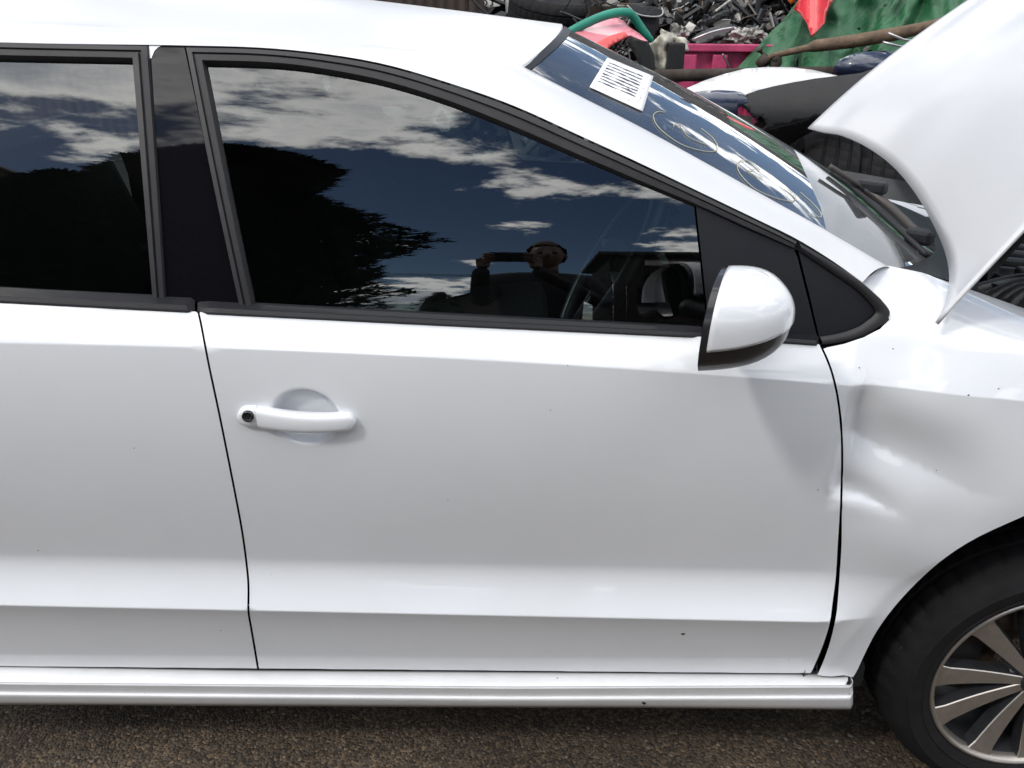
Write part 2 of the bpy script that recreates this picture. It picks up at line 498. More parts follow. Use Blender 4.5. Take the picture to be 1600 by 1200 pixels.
class Body:
    # w is a stretched v: key rows at WK
    WK = [0.0, 0.14, 0.24, 0.62, 0.70, 1.0]
    XF = 0.55
    def keys(self, x):
        if x not in _KC: _KC[x] = self._keys(x)
        return _KC[x]
    def _keys(self, x):
        a = sstep(0.53, 0.68, x)
        z0, z1, z3 = pv(Z0, x), pv(Z1, x), pv(Z3, x)
        z4 = pv(Z4, x)
        if x > 0.52: z4 = max(z4, z3 + 0.042)
        z2 = z1 + 0.095
        ya = 0.012 * max(0.0, x - 0.75)
        Y = [0.050 * (1 - a) + 0.030 * a, 0.002 * (1 - a) + 0.016 * a, 0.034 * (1 - a) + 0.014 * a, 0.0 + ya, 0.040 + ya]
        return [z0, z1, z2, z3, z4], Y, a
    def base(self, x, w):
        zs, Y, a = self.keys(x)
        WK = self.WK
        def herm(t, p0, p1, m0, m1):
            return (2 * t ** 3 - 3 * t ** 2 + 1) * p0 + (t ** 3 - 2 * t ** 2 + t) * m0 + (-2 * t ** 3 + 3 * t ** 2) * p1 + (t ** 3 - t ** 2) * m1
        if w <= WK[1]:
            t = (w - WK[0]) / (WK[1] - WK[0]); h = zs[1] - zs[0]
            return zs[0] + h * t, herm(t, Y[0], Y[1], -0.30 * h * (1 - a), -0.42 * h * (1 - a))
        if w <= WK[2]:
            t = (w - WK[1]) / (WK[2] - WK[1]); h = zs[2] - zs[1]
            return zs[1] + h * t, herm(t, Y[1], Y[2], 0.62 * h * (1 - a), -0.20 * h)
        if w <= WK[3]:
            t = (w - WK[2]) / (WK[3] - WK[2]); h = zs[3] - zs[2]
            return zs[2] + h * t, herm(t, Y[2], Y[3], -0.20 * h, 0.10 * h)
        if w <= WK[4]:
            t = (w - WK[3]) / (WK[4] - WK[3]); h = zs[4] - zs[3]
            return zs[3] + h * t, herm(t, Y[3], Y[4], 0.52 * h, 0.80 * h)
        t = (w - WK[4]) / (WK[5] - WK[4])
        z5 = pv(Z5, x); y5 = 0.215
        p0 = (zs[4], Y[4]); c = (zs[4] + (z5 - zs[4]) * 0.75, Y[4] + (z5 - zs[4]) * 0.75 * 0.80); p1 = (z5, y5)
        return tuple((1 - t) ** 2 * p0[k] + 2 * t * (1 - t) * c[k] + t * t * p1[k] for k in (0, 1))
    def pos(self, x, w):
        z, Y = self.base(x, w)
        return np.array([x, Y + dents(x, z) + (pocket(x, z) if abs(x - HC[0]) < 0.08 else 0.0), z])
    def nrm(self, x, w, e=0.002):
        du = self.pos(x + e, w) - self.pos(x - e, w)
        dw = self.pos(x, min(1.0, w + e)) - self.pos(x, max(0, w - e))
        n = np.array([du[1]*dw[2]-du[2]*dw[1], du[2]*dw[0]-du[0]*dw[2], du[0]*dw[1]-du[1]*dw[0]]); n /= math.sqrt(n @ n)
        return n if n[1] < 0.3 else -n
    def rows(self, lo, hi, step):
        sx = step or 0.022
        ws = []
        for a, b, k in ((0, .14, 5), (.14, .24, 9), (.24, .62, 14), (.62, .70, 7), (.70, 1.0, 16)):
            ws += list(np.linspace(a, b, k, endpoint=False))
        for c in (.14, .62):
            ws += [c - .005, c - .0022, c + .0022, c + .005]
        ws = sorted(set(ws))
        if step: ws = sorted(set(ws + list(np.arange(lo[1], hi[1], step))))
        out = []
        for x in np.arange(lo[0], hi[0], sx):
            for w in ws:
                if lo[1] <= w <= hi[1]: out.append(np.array([x, w]))
        return out
    def build_bvh(self):
        xs = np.arange(-1.45, 1.5, 0.01); ws = np.linspace(0, 1, 161)
        self.xs, self.ws = xs, ws
        vs = [Vector(self.pos(x, w)) for x in xs for w in ws]
        self.bvh = BVHTree.FromPolygons(vs, grid_faces(len(xs), len(ws)))
        self.vs = vs
    def hit(self, px, py):
        for k in range(40):
            loc, n, i, d = self.bvh.ray_cast(Vector(CAM), Vector(ray(px, py - k * 0.5 * (1 if py > 600 else -1))))
            if loc is not None: break
        if loc is None: raise ValueError('miss %s %s' % (px, py))
        nw = len(self.ws) - 1
        ci, cj = divmod(i, nw)
        a = self.vs[ci * len(self.ws) + cj]; b = self.vs[ci * len(self.ws) + cj + 1]
        t = max(0, min(1, (Vector((0, loc.y - a.y, loc.z - a.z))).dot(Vector((0, b.y - a.y, b.z - a.z))) / max(1e-12, (b.y - a.y) ** 2 + (b.z - a.z) ** 2)))
        return np.array([loc.x, self.ws[cj] + t * (self.ws[1] - self.ws[0])])
Z5 = fitz([(1380, 403), (1470, 440), (1620, 489)], 0.20, 1)
BODY = Body(); BODY.build_bvh()

# ------------------------------------------------------------------ glasshouse surface Y = G(x, z)
G_R, G_T0, G_Z0 = 1.15, math.radians(10.5), 1.03
class GlassHouse:
    def G(self, x, z):
        th = lambda zz: G_T0 + (zz - G_Z0) / G_R
        y = G_R * (math.log(math.cos(th(G_Z0))) - math.log(math.cos(th(z))))
        return 0.052 + y + 0.045 * max(0.0, x + 0.1) ** 2
    def pos(self, x, z): return np.array([x, self.G(x, z), z])
    def nrm(self, x, z):
        e = 0.003
        gx = (self.G(x + e, z) - self.G(x - e, z)) / (2 * e); gz = (self.G(x, z + e) - self.G(x, z - e)) / (2 * e)
        n = np.array([gx, -1.0, gz]); return n / np.linalg.norm(n)
    def rows(self, lo, hi, step):
        s = step or 0.02
        return [np.array([x, z]) for x in np.arange(lo[0], hi[0], s) for z in np.arange(lo[1], hi[1], s)]
    def hit(self, px, py):
        Y = 0.1
        for _ in range(25):
            q = P(px, py, Y); Y = 0.5 * Y + 0.5 * self.G(q[0], q[2])
        return np.array([q[0], q[2]])
GH = GlassHouse()
def sharp(o, deg=30):
    o.data.set_sharp_from_angle(angle=math.radians(deg)); return o
def loft(name, rows, mt, parent=None, deg=None, smooth=True):
    n = len(rows[0]); vs = [p for r in rows for p in r]
    o = mesh_obj(name, vs, grid_faces(len(rows), n), mt, parent, smooth)
    if deg: sharp(o, deg)
    return o
def orient(o, towards):
    """flip faces so that most look towards a point"""
    me = o.data; t = Vector(towards)
    s = sum((t - p.center).dot(p.normal) * p.area for p in me.polygons)
    if s < 0:
        me.flip_normals()
    return o

# ------------------------------------------------------------------ ground
def ground_material():
    mt = bpy.data.materials.new('aggregate_ground'); mt.use_nodes = True
    nt = mt.node_tree; b = nt.nodes['Principled BSDF']; b.inputs['Roughness'].default_value = 0.9
    tcn = nt.nodes.new('ShaderNodeTexCoord')
    v = nt.nodes.new('ShaderNodeTexVoronoi'); v.inputs['Scale'].default_value = 165
    v.inputs['Randomness'].default_value = 1.0
    nt.links.new(tcn.outputs['Object'], v.inputs['Vector'])
    r = nt.nodes.new('ShaderNodeValToRGB')
    e = r.color_ramp.elements
    e[0].position = 0.0; e[0].color = (0.034, 0.025, 0.018, 1)
    e[1].position = 1.0; e[1].color = (0.22, 0.155, 0.095, 1)
    for p_, c_ in ((0.35, (0.062, 0.046, 0.032, 1)), (0.6, (0.12, 0.083, 0.052, 1)), (0.8, (0.080, 0.068, 0.056, 1))):
        k = r.color_ramp.elements.new(p_); k.color = c_
    sepc = nt.nodes.new('ShaderNodeSeparateColor')
    nt.links.new(v.outputs['Color'], sepc.inputs[0]); nt.links.new(sepc.outputs[0], r.inputs[0])
    n = nt.nodes.new('ShaderNodeTexNoise'); n.inputs['Scale'].default_value = 3.0; n.inputs['Detail'].default_value = 8
    nt.links.new(tcn.outputs['Object'], n.inputs['Vector'])
    mr = nt.nodes.new('ShaderNodeMapRange'); mr.inputs[1].default_value = 0.3; mr.inputs[2].default_value = 0.7
    mr.inputs[3].default_value = 0.5; mr.inputs[4].default_value = 1.15
    nt.links.new(n.outputs[0], mr.inputs[0])
    mx = nt.nodes.new('ShaderNodeMix'); mx.data_type = 'RGBA'; mx.blend_type = 'MULTIPLY'; mx.inputs[0].default_value = 1
    cmb = nt.nodes.new('ShaderNodeCombineColor')
    for i in range(3): nt.links.new(mr.outputs[0], cmb.inputs[i])
    nt.links.new(r.outputs[0], mx.inputs[6]); nt.links.new(cmb.outputs[0], mx.inputs[7])
    nt.links.new(mx.outputs[2], b.inputs['Base Color'])
    bp = nt.nodes.new('ShaderNodeBump'); bp.inputs['Strength'].default_value = 0.8; bp.inputs['Distance'].default_value = 0.004
    inv = nt.nodes.new('ShaderNodeMath'); inv.operation = 'SUBTRACT'; inv.inputs[0].default_value = 1
    nt.links.new(v.outputs['Distance'], inv.inputs[1]); nt.links.new(inv.outputs[0], bp.inputs['Height'])
    nt.links.new(bp.outputs[0], b.inputs['Normal'])
    return mt
g = mesh_obj('ground', [(-400, -400, -.015), (400, -400, -.015), (400, 400, -.015), (-400, 400, -.015)], [(0, 1, 2, 3)], ground_material(), smooth=False)
tag(g, 'dark brown exposed aggregate yard surface under the white car', kind='structure')
def gravel():
    bm_v, bm_f = [], []
    base = [Vector(v) for v in ((1, 0, 0), (-1, 0, 0), (0, 1, 0), (0, -1, 0), (0, 0, 1), (0, 0, -1))]
    fs = [(0, 2, 4), (2, 1, 4), (1, 3, 4), (3, 0, 4), (2, 0, 5), (1, 2, 5), (3, 1, 5), (0, 3, 5)]
    # octahedron once subdivided
    bmx = bmesh.new()
    bmesh.ops.create_icosphere(bmx, subdivisions=1, radius=1.0)
    iv = [v.co.copy() for v in bmx.verts]; jf = [tuple(v.index for v in f.verts) for f in bmx.faces]; bmx.free()
    for k in range(4500):
        x = random.uniform(-1.5, 1.5); y = random.uniform(-0.35, 0.55)
        s = 0.0016 + 0.0042 * random.random() ** 2.5
        rz = random.random() * 6.28; c, sn = math.cos(rz), math.sin(rz)
        sx, sy, sz = s * random.uniform(0.8, 1.5), s * random.uniform(0.7, 1.1), s * random.uniform(0.4, 0.8)
        o = len(bm_v)
        for q in iv:
            j = 1 + random.uniform(-0.22, 0.22)
            a, b = q.x * sx * j, q.y * sy * j
            bm_v.append((x + a * c - b * sn, y + a * sn + b * c, q.z * sz * j + sz * 0.2))
        bm_f += [tuple(i + o for i in f) for f in jf]
    st = bpy.data.materials.new('gravel_stone'); st.use_nodes = True
    nt = st.node_tree; b = nt.nodes['Principled BSDF']; b.inputs['Roughness'].default_value = 0.85
    gi = nt.nodes.new('ShaderNodeNewGeometry')
    r = nt.nodes.new('ShaderNodeValToRGB'); e = r.color_ramp.elements
    e[0].color = (0.035, 0.027, 0.021, 1); e[1].color = (0.20, 0.155, 0.105, 1)
    k = e.new(0.5); k.color = (0.09, 0.07, 0.052, 1)
    k = e.new(0.75); k.color = (0.13, 0.115, 0.10, 1)
    nt.links.new(gi.outputs['Random Per Island'], r.inputs[0]); nt.links.new(r.outputs[0], b.inputs['Base Color'])
    o = mesh_obj('gravel', bm_v, bm_f, st); o.location.z = -0.015
    tag(o, 'loose brown and grey gravel under the sill of the white car', kind='stuff')
gravel()

# ------------------------------------------------------------------ THE CAR
car = empty('white_car', (0.0, CARW / 2, 0.0),
            'white damaged hatchback with raised bonnet, crumpled wing and dark tinted side windows', 'car')
FRONT_EDGE = [(1283, 545), (1290, 560), (1299, 585), (1307, 620), (1312, 660), (1314, 700), (1314, 740), (1312, 800), (1309, 850), (1306, 900), (1301, 940), (1296, 975), (1285, 1010), (1270, 1046)]
REAR_EDGE = [(405, 1046), (400, 1015), (394, 980), (390, 955), (390, 920), (388, 890), (380, 830), (365, 750), (345, 650), (328, 570), (317, 512), (312, 489)]
def hitpoly(surf, px): return [surf.hit(a, b) for a, b in px]
door_px = [(x, np.interp(x, [311, 700, 1095, 1281], [487, 506, 526, 538])) for x in np.linspace(313, 1280, 40)] + catmull(FRONT_EDGE, 4) + \
    [(x, np.interp(x, [405, 1270], [1047.5, 1052])) for x in np.linspace(1266, 408, 40)] + catmull(REAR_EDGE, 4)
ext = []
for k in range(60):
    for r in np.linspace(0.45, 1.08, 11):
        an = 2 * math.pi * k / 60
        x, z = HC[0] + 0.060 * r * math.cos(an), HC[1] + 0.052 * r * math.sin(an)
        zs, _, _ = BODY.keys(x)
        ext.append((x, 0.24 + 0.38 * (z - zs[2]) / (zs[3] - zs[2])))
front_door = panel('front_door', BODY, hitpoly(BODY, door_px), PAINT, car, extra=ext)
def shiftx(pts, d): return [(a + d, b) for a, b in pts]
rear_px = [(x, np.interp(x, [-300, 0, 311], [452, 468, 487])) for x in np.linspace(-300, 306, 24)] + \
    catmull(shiftx(REAR_EDGE[::-1], -3.4), 4) + [(x, np.interp(x, [-300, 0, 405], [1036, 1041, 1047])) for x in np.linspace(396, -300, 24)]
rear_door = panel('rear_door', BODY, hitpoly(BODY, rear_px), PAINT, car)
# fender outline; the arch goes on round the wheel beyond the frame
arch_px = [(1600, 806), (1530, 838), (1480, 869), (1440, 903), (1400, 945), (1370, 986), (1352, 1020), (1340, 1046), (1333, 1058)]
f_hits = hitpoly(BODY, catmull(shiftx(FRONT_EDGE[:8], 3.6) + [(1315, 850), (1312, 900), (1309, 940), (1306, 965), (1298, 1000), (1288, 1030), (1277, 1055)], 3)[::-1])
top_px = [(1292, 543), (1320, 537), (1350, 527), (1375, 514), (1389, 499), (1388, 487), (1370, 468), (1344, 441), (1362, 428), (1381, 414)]
f_top = hitpoly(BODY, top_px) + [np.array([x, 0.995]) for x in np.linspace(0.70, 1.42, 20)]
arch_h = hitpoly(BODY, catmull(arch_px, 3))
r0 = [math.hypot(h[0] - WC[0], BODY.base(*h)[0] - WC[2]) for h in arch_h]
def w_at(x, z):
    lo, hi = 0.0, 1.0
    for _ in range(40):
        m_ = (lo + hi) / 2
        if BODY.base(x, m_)[0] < z: lo = m_
        else: hi = m_
    return (lo + hi) / 2
front_arch = []
R_ARCH = r0[0]
a0 = math.atan2(BODY.base(*arch_h[0])[0] - WC[2], arch_h[0][0] - WC[0])
for an in np.linspace(10, math.degrees(a0) - 4, 22):
    x, z = WC[0] + R_ARCH * math.cos(math.radians(an)), WC[2] + R_ARCH * math.sin(math.radians(an))
    front_arch.append(np.array([x, w_at(x, z)]))
fender_uw = f_hits + f_top + [np.array([1.42, 0.5])] + [np.array([1.42, front_arch[0][1]])] + front_arch + arch_h + hitpoly(BODY, [(1318, 1055), (1300, 1057)])
fender = panel('front_wing', BODY, fender_uw, PAINT, car, step=0.011, rim=0.02)
fender['label'] = 'crumpled white front wing with creased dent behind the wheel arch'
# dark inner structure behind the gaps
rows = [[BODY.pos(x, w) + np.array([0, 0.034, 0]) for w in np.linspace(0, 0.70, 25)] for x in np.arange(-1.4, 0.665, 0.03)]
shell = loft('inner_shell', rows, DARK, car)

# sill and side skirt
def yl(px, pts): return float(np.interp(px, [q[0] for q in pts], [q[1] for q in pts]))
T_ = [(-300, 1034), (0, 1040), (400, 1047.5), (1270, 1052.5), (1400, 1053)]
L1 = [(-300, 1062), (0, 1067), (800, 1074), (1000, 1073), (1270, 1072), (1400, 1072)]
L2 = [(-300, 1080), (0, 1085), (800, 1092), (1340, 1090.5), (1400, 1090)]
B_ = [(-300, 1097), (0, 1101), (800, 1105.5), (1000, 1106), (1330, 1109), (1400, 1110)]
def sill_rows(fn, end):
    rows = []
    for px in list(np.linspace(-300, end - 12, 40)) + [end - 8, end - 4, end - 1.5, end]:
        k = sstep(end - 10, end, px)
        rows.append([q + np.array([0, 0.012 * k * k, 0]) for q in fn(px)])
    rows.append([q + np.array([0, 0.06, 0]) for q in rows[-1]])
    return rows
def sp(px):
    t, l1 = yl(px, T_), yl(px, L1)
    return [P(px, t - 5, 0.085), P(px, t - 1, 0.062), P(px, t + 3, 0.050), P(px, (t + l1) / 2, 0.037), P(px, l1 - 3.5, 0.027), P(px, l1 - 1.2, 0.025), P(px, l1 + 1, 0.038)]
def sk(px):
    l1, l2, b = yl(px, L1), yl(px, L2), yl(px, B_)
    q = [P(px, l1 - 2.5, 0.038), P(px, l1 + 0.2, 0.021), P(px, l1 + 2.2, 0.017), P(px, l1 + 5, 0.0185), P(px, l2 - 3.5, 0.023), P(px, l2 - 1.2, 0.0195), P(px, l2 + 1, 0.018), P(px, l2 + 4, 0.021), P(px, (l2 + b) / 2 + 2, 0.024), P(px, b - 2.5, 0.030), P(px, b, 0.041)]
    e = q[-1].copy(); e[1] += 0.10; e[2] -= 0.004
    return q + [e]
sill = orient(loft('sill_panel', sill_rows(sp, 1328), PAINT_S, car, deg=50), (0, -3, 2))
skirt = orient(loft('side_skirt', sill_rows(sk, 1336), PAINT_S, car, deg=60), (0, -3, 1))
# chip in the skirt
cp = P(1006, 1098, 0.0225)
bmc = bmesh.new(); box_bm(bmc, Vector(cp) + Vector((0, -0.0008, 0)), (0.007, 0.002, 0.005), Matrix.Rotation(0.6, 3, 'Y'))
bm_obj('paint_chip', bmc, DARK, skirt)

# ------------------------------------------------------------------ glasshouse
pane_front = [(397, 482), (360, 300), (319, 97), (420, 100), (500, 109), (600, 129), (700, 160), (800, 200), (900, 243), (1000, 285), (1060, 309), (1086, 320), (1100, 440), (1110, 518), (900, 508), (600, 493)]
pane_rear = [(-300, 82), (0, 90), (206, 94), (221, 270), (239, 466), (0, 456), (-300, 440)]
def dens(px, k=6):
    out = []
    for a, b in zip(px, px[1:] + px[:1]):
        out += [(a[0] + (b[0] - a[0]) * i / k, a[1] + (b[1] - a[1]) * i / k) for i in range(k)]
    return out
fp = panel('window_pane', GH, hitpoly(GH, dens(pane_front)), SIDEGLASS, front_door, rim=0, offs=-0.009, step=0.03)
rp = panel('window_pane', GH, hitpoly(GH, dens(pane_rear)), SIDEGLASS, rear_door, rim=0, offs=-0.009, step=0.03)
FO = [(290, 74), (400, 77), (500, 86), (600, 103), (700, 132), (800, 167), (900, 212), (1000, 258), (1100, 306), (1200, 354), (1244, 377)]
FI = [(321, 99), (420, 102), (500, 111), (600, 131), (700, 162), (800, 202), (900, 245), (1000, 287), (1086, 322), (1160, 355), (1238, 389)]
PROF = [(0, -.012), (0.0, -.002), (.06, .003), (.36, .0045), (.42, .001), (.48, .001), (.54, .005), (.86, .004), (.93, .0), (1.0, -.011)]
def band(name, runs, parent, mt, prof=PROF):
    po, pi_ = [], []
    for o, i, n in runs:
        a, b = resample(catmull(o, 6), n), resample(catmull(i, 6), n)
        po += a if not po else a[1:]; pi_ += b if not pi_ else b[1:]
    rows = []
    for a, b in zip(po, pi_):
        row = []
        for t, d in prof:
            h = GH.hit(*(a + (b - a) * t)); row.append(GH.pos(*h) + GH.nrm(*h) * d)
        rows.append(row)
    return orient(loft(name, rows, mt, parent, deg=40), (0, -3, 1.5))
band('window_frame', [([(374, 480), (329, 270), (290, 74)], [(398, 483), (360, 300), (321, 99)], 20), (FO, FI, 70)], front_door, RUBBER)
band('window_frame', [([(-300, 58), (0, 67), (232, 72)], [(-300, 84), (0, 91), (205, 95)], 30), ([(232, 72), (246, 270), (259, 470)], [(205, 95), (220, 270), (237, 466)], 20)], rear_door, RUBBER)
bp_ = [(234, 72), (287, 73), (327, 262), (373, 479), (259, 470), (246, 270)]
panel('pillar_cover', GH, hitpoly(GH, dens(bp_, 10)), GLOSSB, car, offs=-0.003, rim=0.006, step=0.03)
# white corner of the body above the pillar cover
panel('pillar_corner', GH, hitpoly(GH, [(232, 70), (252, 70), (246, 73), (240, 79), (236, 90), (232.5, 90)]), PAINT_C, car, offs=-0.002, rim=0.0, step=0.05)
# dark liner behind seals
rows = [[GH.pos(x, z) + np.array([0, 0.05, 0]) for z in np.linspace(0.95, 1.0, 3)] for x in np.linspace(-1.4, 0.6, 20)]
# mirror plate and fixed corner trim
plate_px = [(1088, 321), (1160, 355), (1241, 389), (1246.5, 400), (1264, 470), (1280, 536), (1110, 529), (1101, 440)]
panel('mirror_plate', GH, hitpoly(GH, dens(plate_px)), TRIM, front_door, offs=-0.003, rim=0.008, step=0.03)
ct_px = [(1248.5, 391), (1300, 424), (1345, 455), (1378, 486), (1379, 497), (1345, 520), (1310, 530), (1283, 534), (1266, 460)]
panel('corner_trim', GH, hitpoly(GH, dens(ct_px)), TRIM, car, offs=-0.004, rim=0.012, step=0.03)
band('corner_seal', [([(1246, 378), (1300, 410), (1345, 440), (1375, 466)], [(1252, 394), (1300, 426), (1338, 452), (1362, 476)], 16),
                     ([(1375, 466), (1388, 482), (1390, 492), (1382, 506)], [(1362, 476), (1367, 483), (1368, 489), (1362, 496)], 10),
                     ([(1382, 506), (1345, 527), (1310, 536), (1283, 539)], [(1362, 496), (1340, 511), (1310, 521), (1281, 526)], 16)], car, RUBBER,
     [(0, -.012), (0, .001), (.15, .006), (.5, .007), (.8, .005), (1.0, .0)])
# belt trims
def belt(name, x0, x1, top, bot, parent):
    rows = []
    xs = list(np.linspace(x0, x1, 50))
    for k, px in enumerate(xs):
        yt, yb = yl(px, top), yl(px, bot)
        h = BODY.hit(px, yb + 1); b = BODY.pos(*h)
        g_ = GH.hit(px, yt); gp = GH.pos(*g_)
        e = 0.008 if k in (0, len(xs) - 1) else 0.0
        rows.append([b + np.array([0, .012, -.002]), b + np.array([0, -.001 + e, 0]), P(px, yb - 0.12 * (yb - yt), b[1] - .004 + e), P(px, yb - 0.5 * (yb - yt), b[1] + .000 + e), P(px, yb - 0.58 * (yb - yt), b[1] + .004 + e), P(px, yt, gp[1] - .003 + e), gp + np.array([0, .014, 0])])
    return orient(loft(name, rows, TRIM, parent, deg=35), (0, -3, 2))
belt('belt_trim', -300, 304.5, [(-300, 437), (0, 452), (305, 467)], [(-300, 453), (0, 472), (305, 488)], rear_door)
belt('belt_trim', 308.5, 1097, [(308, 471), (700, 492), (1097, 513)], [(308, 489), (700, 508.5), (1097, 527)], front_door)
belt('plate_trim', 1098, 1279, [(1097, 513), (1279, 525)], [(1097, 527), (1279, 539)], front_door)

# ------------------------------------------------------------------ roof + A pillar (one white pressing)
LOW = [(-300, 52), (0, 66), (235, 70), (290, 71), (400, 74), (500, 83), (600, 100), (700, 129), (800, 164), (900, 209), (1000, 255), (1100, 303), (1200, 351), (1246, 374), (1300, 407), (1347.5, 441)]
UPW = [(815, 103), (900, 147), (1000, 198), (1100, 253), (1200, 309), (1300, 365), (1391, 418)]
yU = lambda px: float(np.interp(px, [815, 1381], [0.315, 0.185]))
pil_up = [P(a, b, yU(a)) for a, b in resample(catmull([np.array(q) for q in UPW], 6), 40)]
pil_lo = [GH.pos(*GH.hit(*q)) for q in resample([q for q in catmull(LOW, 8) if q[0] >= 690], 40)]
HX = pil_up[0][0]                       # header corner x
lo_all = [GH.pos(*GH.hit(*q)) for q in catmull(LOW, 8)]
lo_x = [q[0] for q in lo_all]; lo_z = [q[2] for q in lo_all]
XR = np.linspace(-1.35, pil_lo[0][0], 44)
XU = np.linspace(-1.35, HX, 44)
lz = [np.interp(x, lo_x, lo_z) for x in XR]
dz_h = pil_up[0][2] - lz[-1]
def arc(a, b, bulge, n=9):
    a, b = np.array(a), np.array(b); d = b - a; Ln = math.hypot(d[1], d[2])
    c = (a + b) / 2 + np.array([0, -d[2], d[1]]) / (Ln + 1e-9) * bulge * Ln
    c[0] = (a[0] + b[0]) / 2
    return [(1 - t) ** 2 * a + 2 * t * (1 - t) * c + t * t * b for t in np.linspace(0, 1, n)]
rows = []
NT = 14
ROOFZ = []
for i in range(44):
    k = i / 43
    low = np.array([XR[i], GH.G(XR[i], lz[i]), lz[i]])
    yu = 0.30 + 0.015 * k
    zu = pil_up[0][2] + 0.135 * (1 - k) * (1 - 0.45 * (1 - k))
    up = np.array([XU[i], yu, zu])
    a = arc(low, up, 0.20 + 0.02 * k)
    fw = sstep(0.0, 1.0, k) ** 1.5
    top = []
    for j in range(1, NT * 2):
        Y = yu + (CARW - 2 * yu) * j / (NT * 2)
        s = (Y - CARW / 2) / (CARW / 2 - yu)
        bulge = 1 - abs(s) ** 2.3
        x = XU[i] + 0.085 * bulge * fw
        top.append(np.array([x, Y, zu + (0.080 + 0.014 * (1 - k)) * (1 - abs(s) ** 2.0) - 0.022 * bulge * fw]))
    mir = [np.array([q[0], CARW - q[1], q[2]]) for q in a[::-1]]
    rows.append(a + top + mir)
header = [q for q in rows[-1][8:-8]]
nrow = len(rows[0])
vs = [p for r in rows for p in r]; fs = grid_faces(44, nrow)
# pillars
def add_grid(rws):
    o = len(vs); vs.extend([p for r in rws for p in r]); fs.extend(grid_faces(len(rws), len(rws[0]), off=o))
prow = [arc(a, b, 0.20) for a, b in zip(pil_lo, pil_up)]
add_grid(prow)
add_grid([[np.array([q[0], CARW - q[1], q[2]]) for q in r] for r in prow])
# header return edge
add_grid([[h, h + np.array([0.002, 0, -0.004]), h + np.array([-0.01, 0, -0.014])] for h in header])
add_grid([[r[-1], r[-1] + np.array([0.0, 0.004, -0.004]), r[-1] + np.array([-0.004, 0.006, -0.014])] for r in prow])
roof = mesh_obj('roof', vs, fs, PAINT_D, car)
bmx = bmesh.new(); bmx.from_mesh(roof.data); bmesh.ops.remove_doubles(bmx, verts=bmx.verts, dist=0.0015)
bmesh.ops.recalc_face_normals(bmx, faces=bmx.faces); bmx.to_mesh(roof.data); bmx.free()
sharp(roof, 48)
roof['label'] = 'white roof panel running down into the slim front pillars'

# ------------------------------------------------------------------ windscreen
class Screen:
    def __init__(s):
        s.edge = pil_up
        s.ch = header[len(header) // 2] + np.array([0.004, 0, -0.006])
        s.cb = np.array([pil_up[-1][0] + 0.29, CARW / 2, pil_up[-1][2] - 0.055])
    def pos(s, t, u):
        """t 0 header..1 base, u -1 near..1 far"""
        k = t * (len(s.edge) - 1); i = min(len(s.edge) - 2, int(k)); e = s.edge[i] + (s.edge[i + 1] - s.edge[i]) * (k - i)
        e = e + np.array([0.0, 0.004, -0.006])
        c = s.ch + (s.cb - s.ch) * t + np.array([0.0, 0, 0.018]) * math.sin(math.pi * t)
        Y = CARW / 2 + u * (CARW / 2 - e[1])
        f = 1 - abs(u) ** 2.25
        return np.array([e[0] + (c[0] - e[0]) * f, Y, e[2] + (c[2] - e[2]) * f])
SC = Screen()
NTt, NUu = 40, 61
rows = [[SC.pos(t, u) for u in np.linspace(-1, 1, NUu)] for t in np.linspace(0, 1, NTt)]
screen = orient(loft('windscreen', rows, SCREEN, car), (1, CARW / 2, 5))
sc_bvh = BVHTree.FromPolygons([Vector(p) for r in rows for p in r], grid_faces(NTt, NUu))
def sc_hit(px, py, off=0.002):
    loc, n, i, d = sc_bvh.ray_cast(Vector(CAM), Vector(ray(px, py)))
    if loc is None: return None
    if n.z < 0: n = -n
    return loc + n * off
# rubber / frit border along header and near pillar, just inside the glass
fr = mat('frit', (0.01, 0.01, 0.011), rough=0.4)
def strip(name, f, mt, parent):
    return loft(name, f, mt, parent)
strip('screen_seal', [[SC.pos(0, u) + np.array([0.000, 0, 0.003]), SC.pos(0.018, u) + np.array([0, 0, 0.002])] for u in np.linspace(-1, 1, 61)], fr, screen)
strip('screen_seal', [[SC.pos(t, -1) + np.array([0, -0.001, 0.0025]), SC.pos(t, -0.985) + np.array([0, 0, 0.002])] for t in np.linspace(0, 1, 40)], fr, screen)
strip('frit_band', [[SC.pos(0.88, u) + np.array([0, 0, -0.003]), SC.pos(1.0, u) + np.array([0, 0, -0.003])] for u in np.linspace(-1, 1, 61)], fr, screen)

# ------------------------------------------------------------------ bonnet (raised, twisted)
HR = [(1461, 504, .045), (1471, 487, .070), (1478, 468, .105), (1483, 430, .18), (1475, 390, .28), (1455, 345, .42), (1430, 302, .58), (1400, 265, .75), (1370, 240, .92), (1340, 222, 1.06), (1310, 210, 1.2), (1285, 206, 1.32), (1262, 200, 1.42)]
hr = resample(catmull([P(*q) for q in HR], 6), 70)
NTb = 40
rows = []
for i, e in enumerate(hr):
    s = i / 69
    p = e.copy(); row = [p.copy()]
    Lb = 0.98
    for k in range(1, NTb):
        t = k / (NTb - 1)
        an = math.radians((59 + 4 * t) * (1 - sstep(0, .75, s)) + (49 - 24 * t) * sstep(0, .75, s) + 9 * math.sin(s * math.pi) * (1 - t))
        p = p + np.array([math.cos(an), 0.0, math.sin(an)]) * Lb / (NTb - 1)
        q = p.copy()
        q[1] += (0.05 * t * t) * (1 if s < .5 else -1) * abs(1 - 2 * s)
        # rounded-over side by the near edge and shallow crumple
        q += np.array([math.sin(an), 0, -math.cos(an)]) * (0.030 * max(0, 1 - s / .10) ** 2 * sstep(0, .5, t)
             + 0.002 * noise.noise(Vector((s * 4, t * 3, 4.4))) * sstep(0, .3, t))
        row.append(q)
    rows.append(row)
bonnet = orient(loft('bonnet', rows, PAINT_D, car), (-1.0, 0, 2.5))
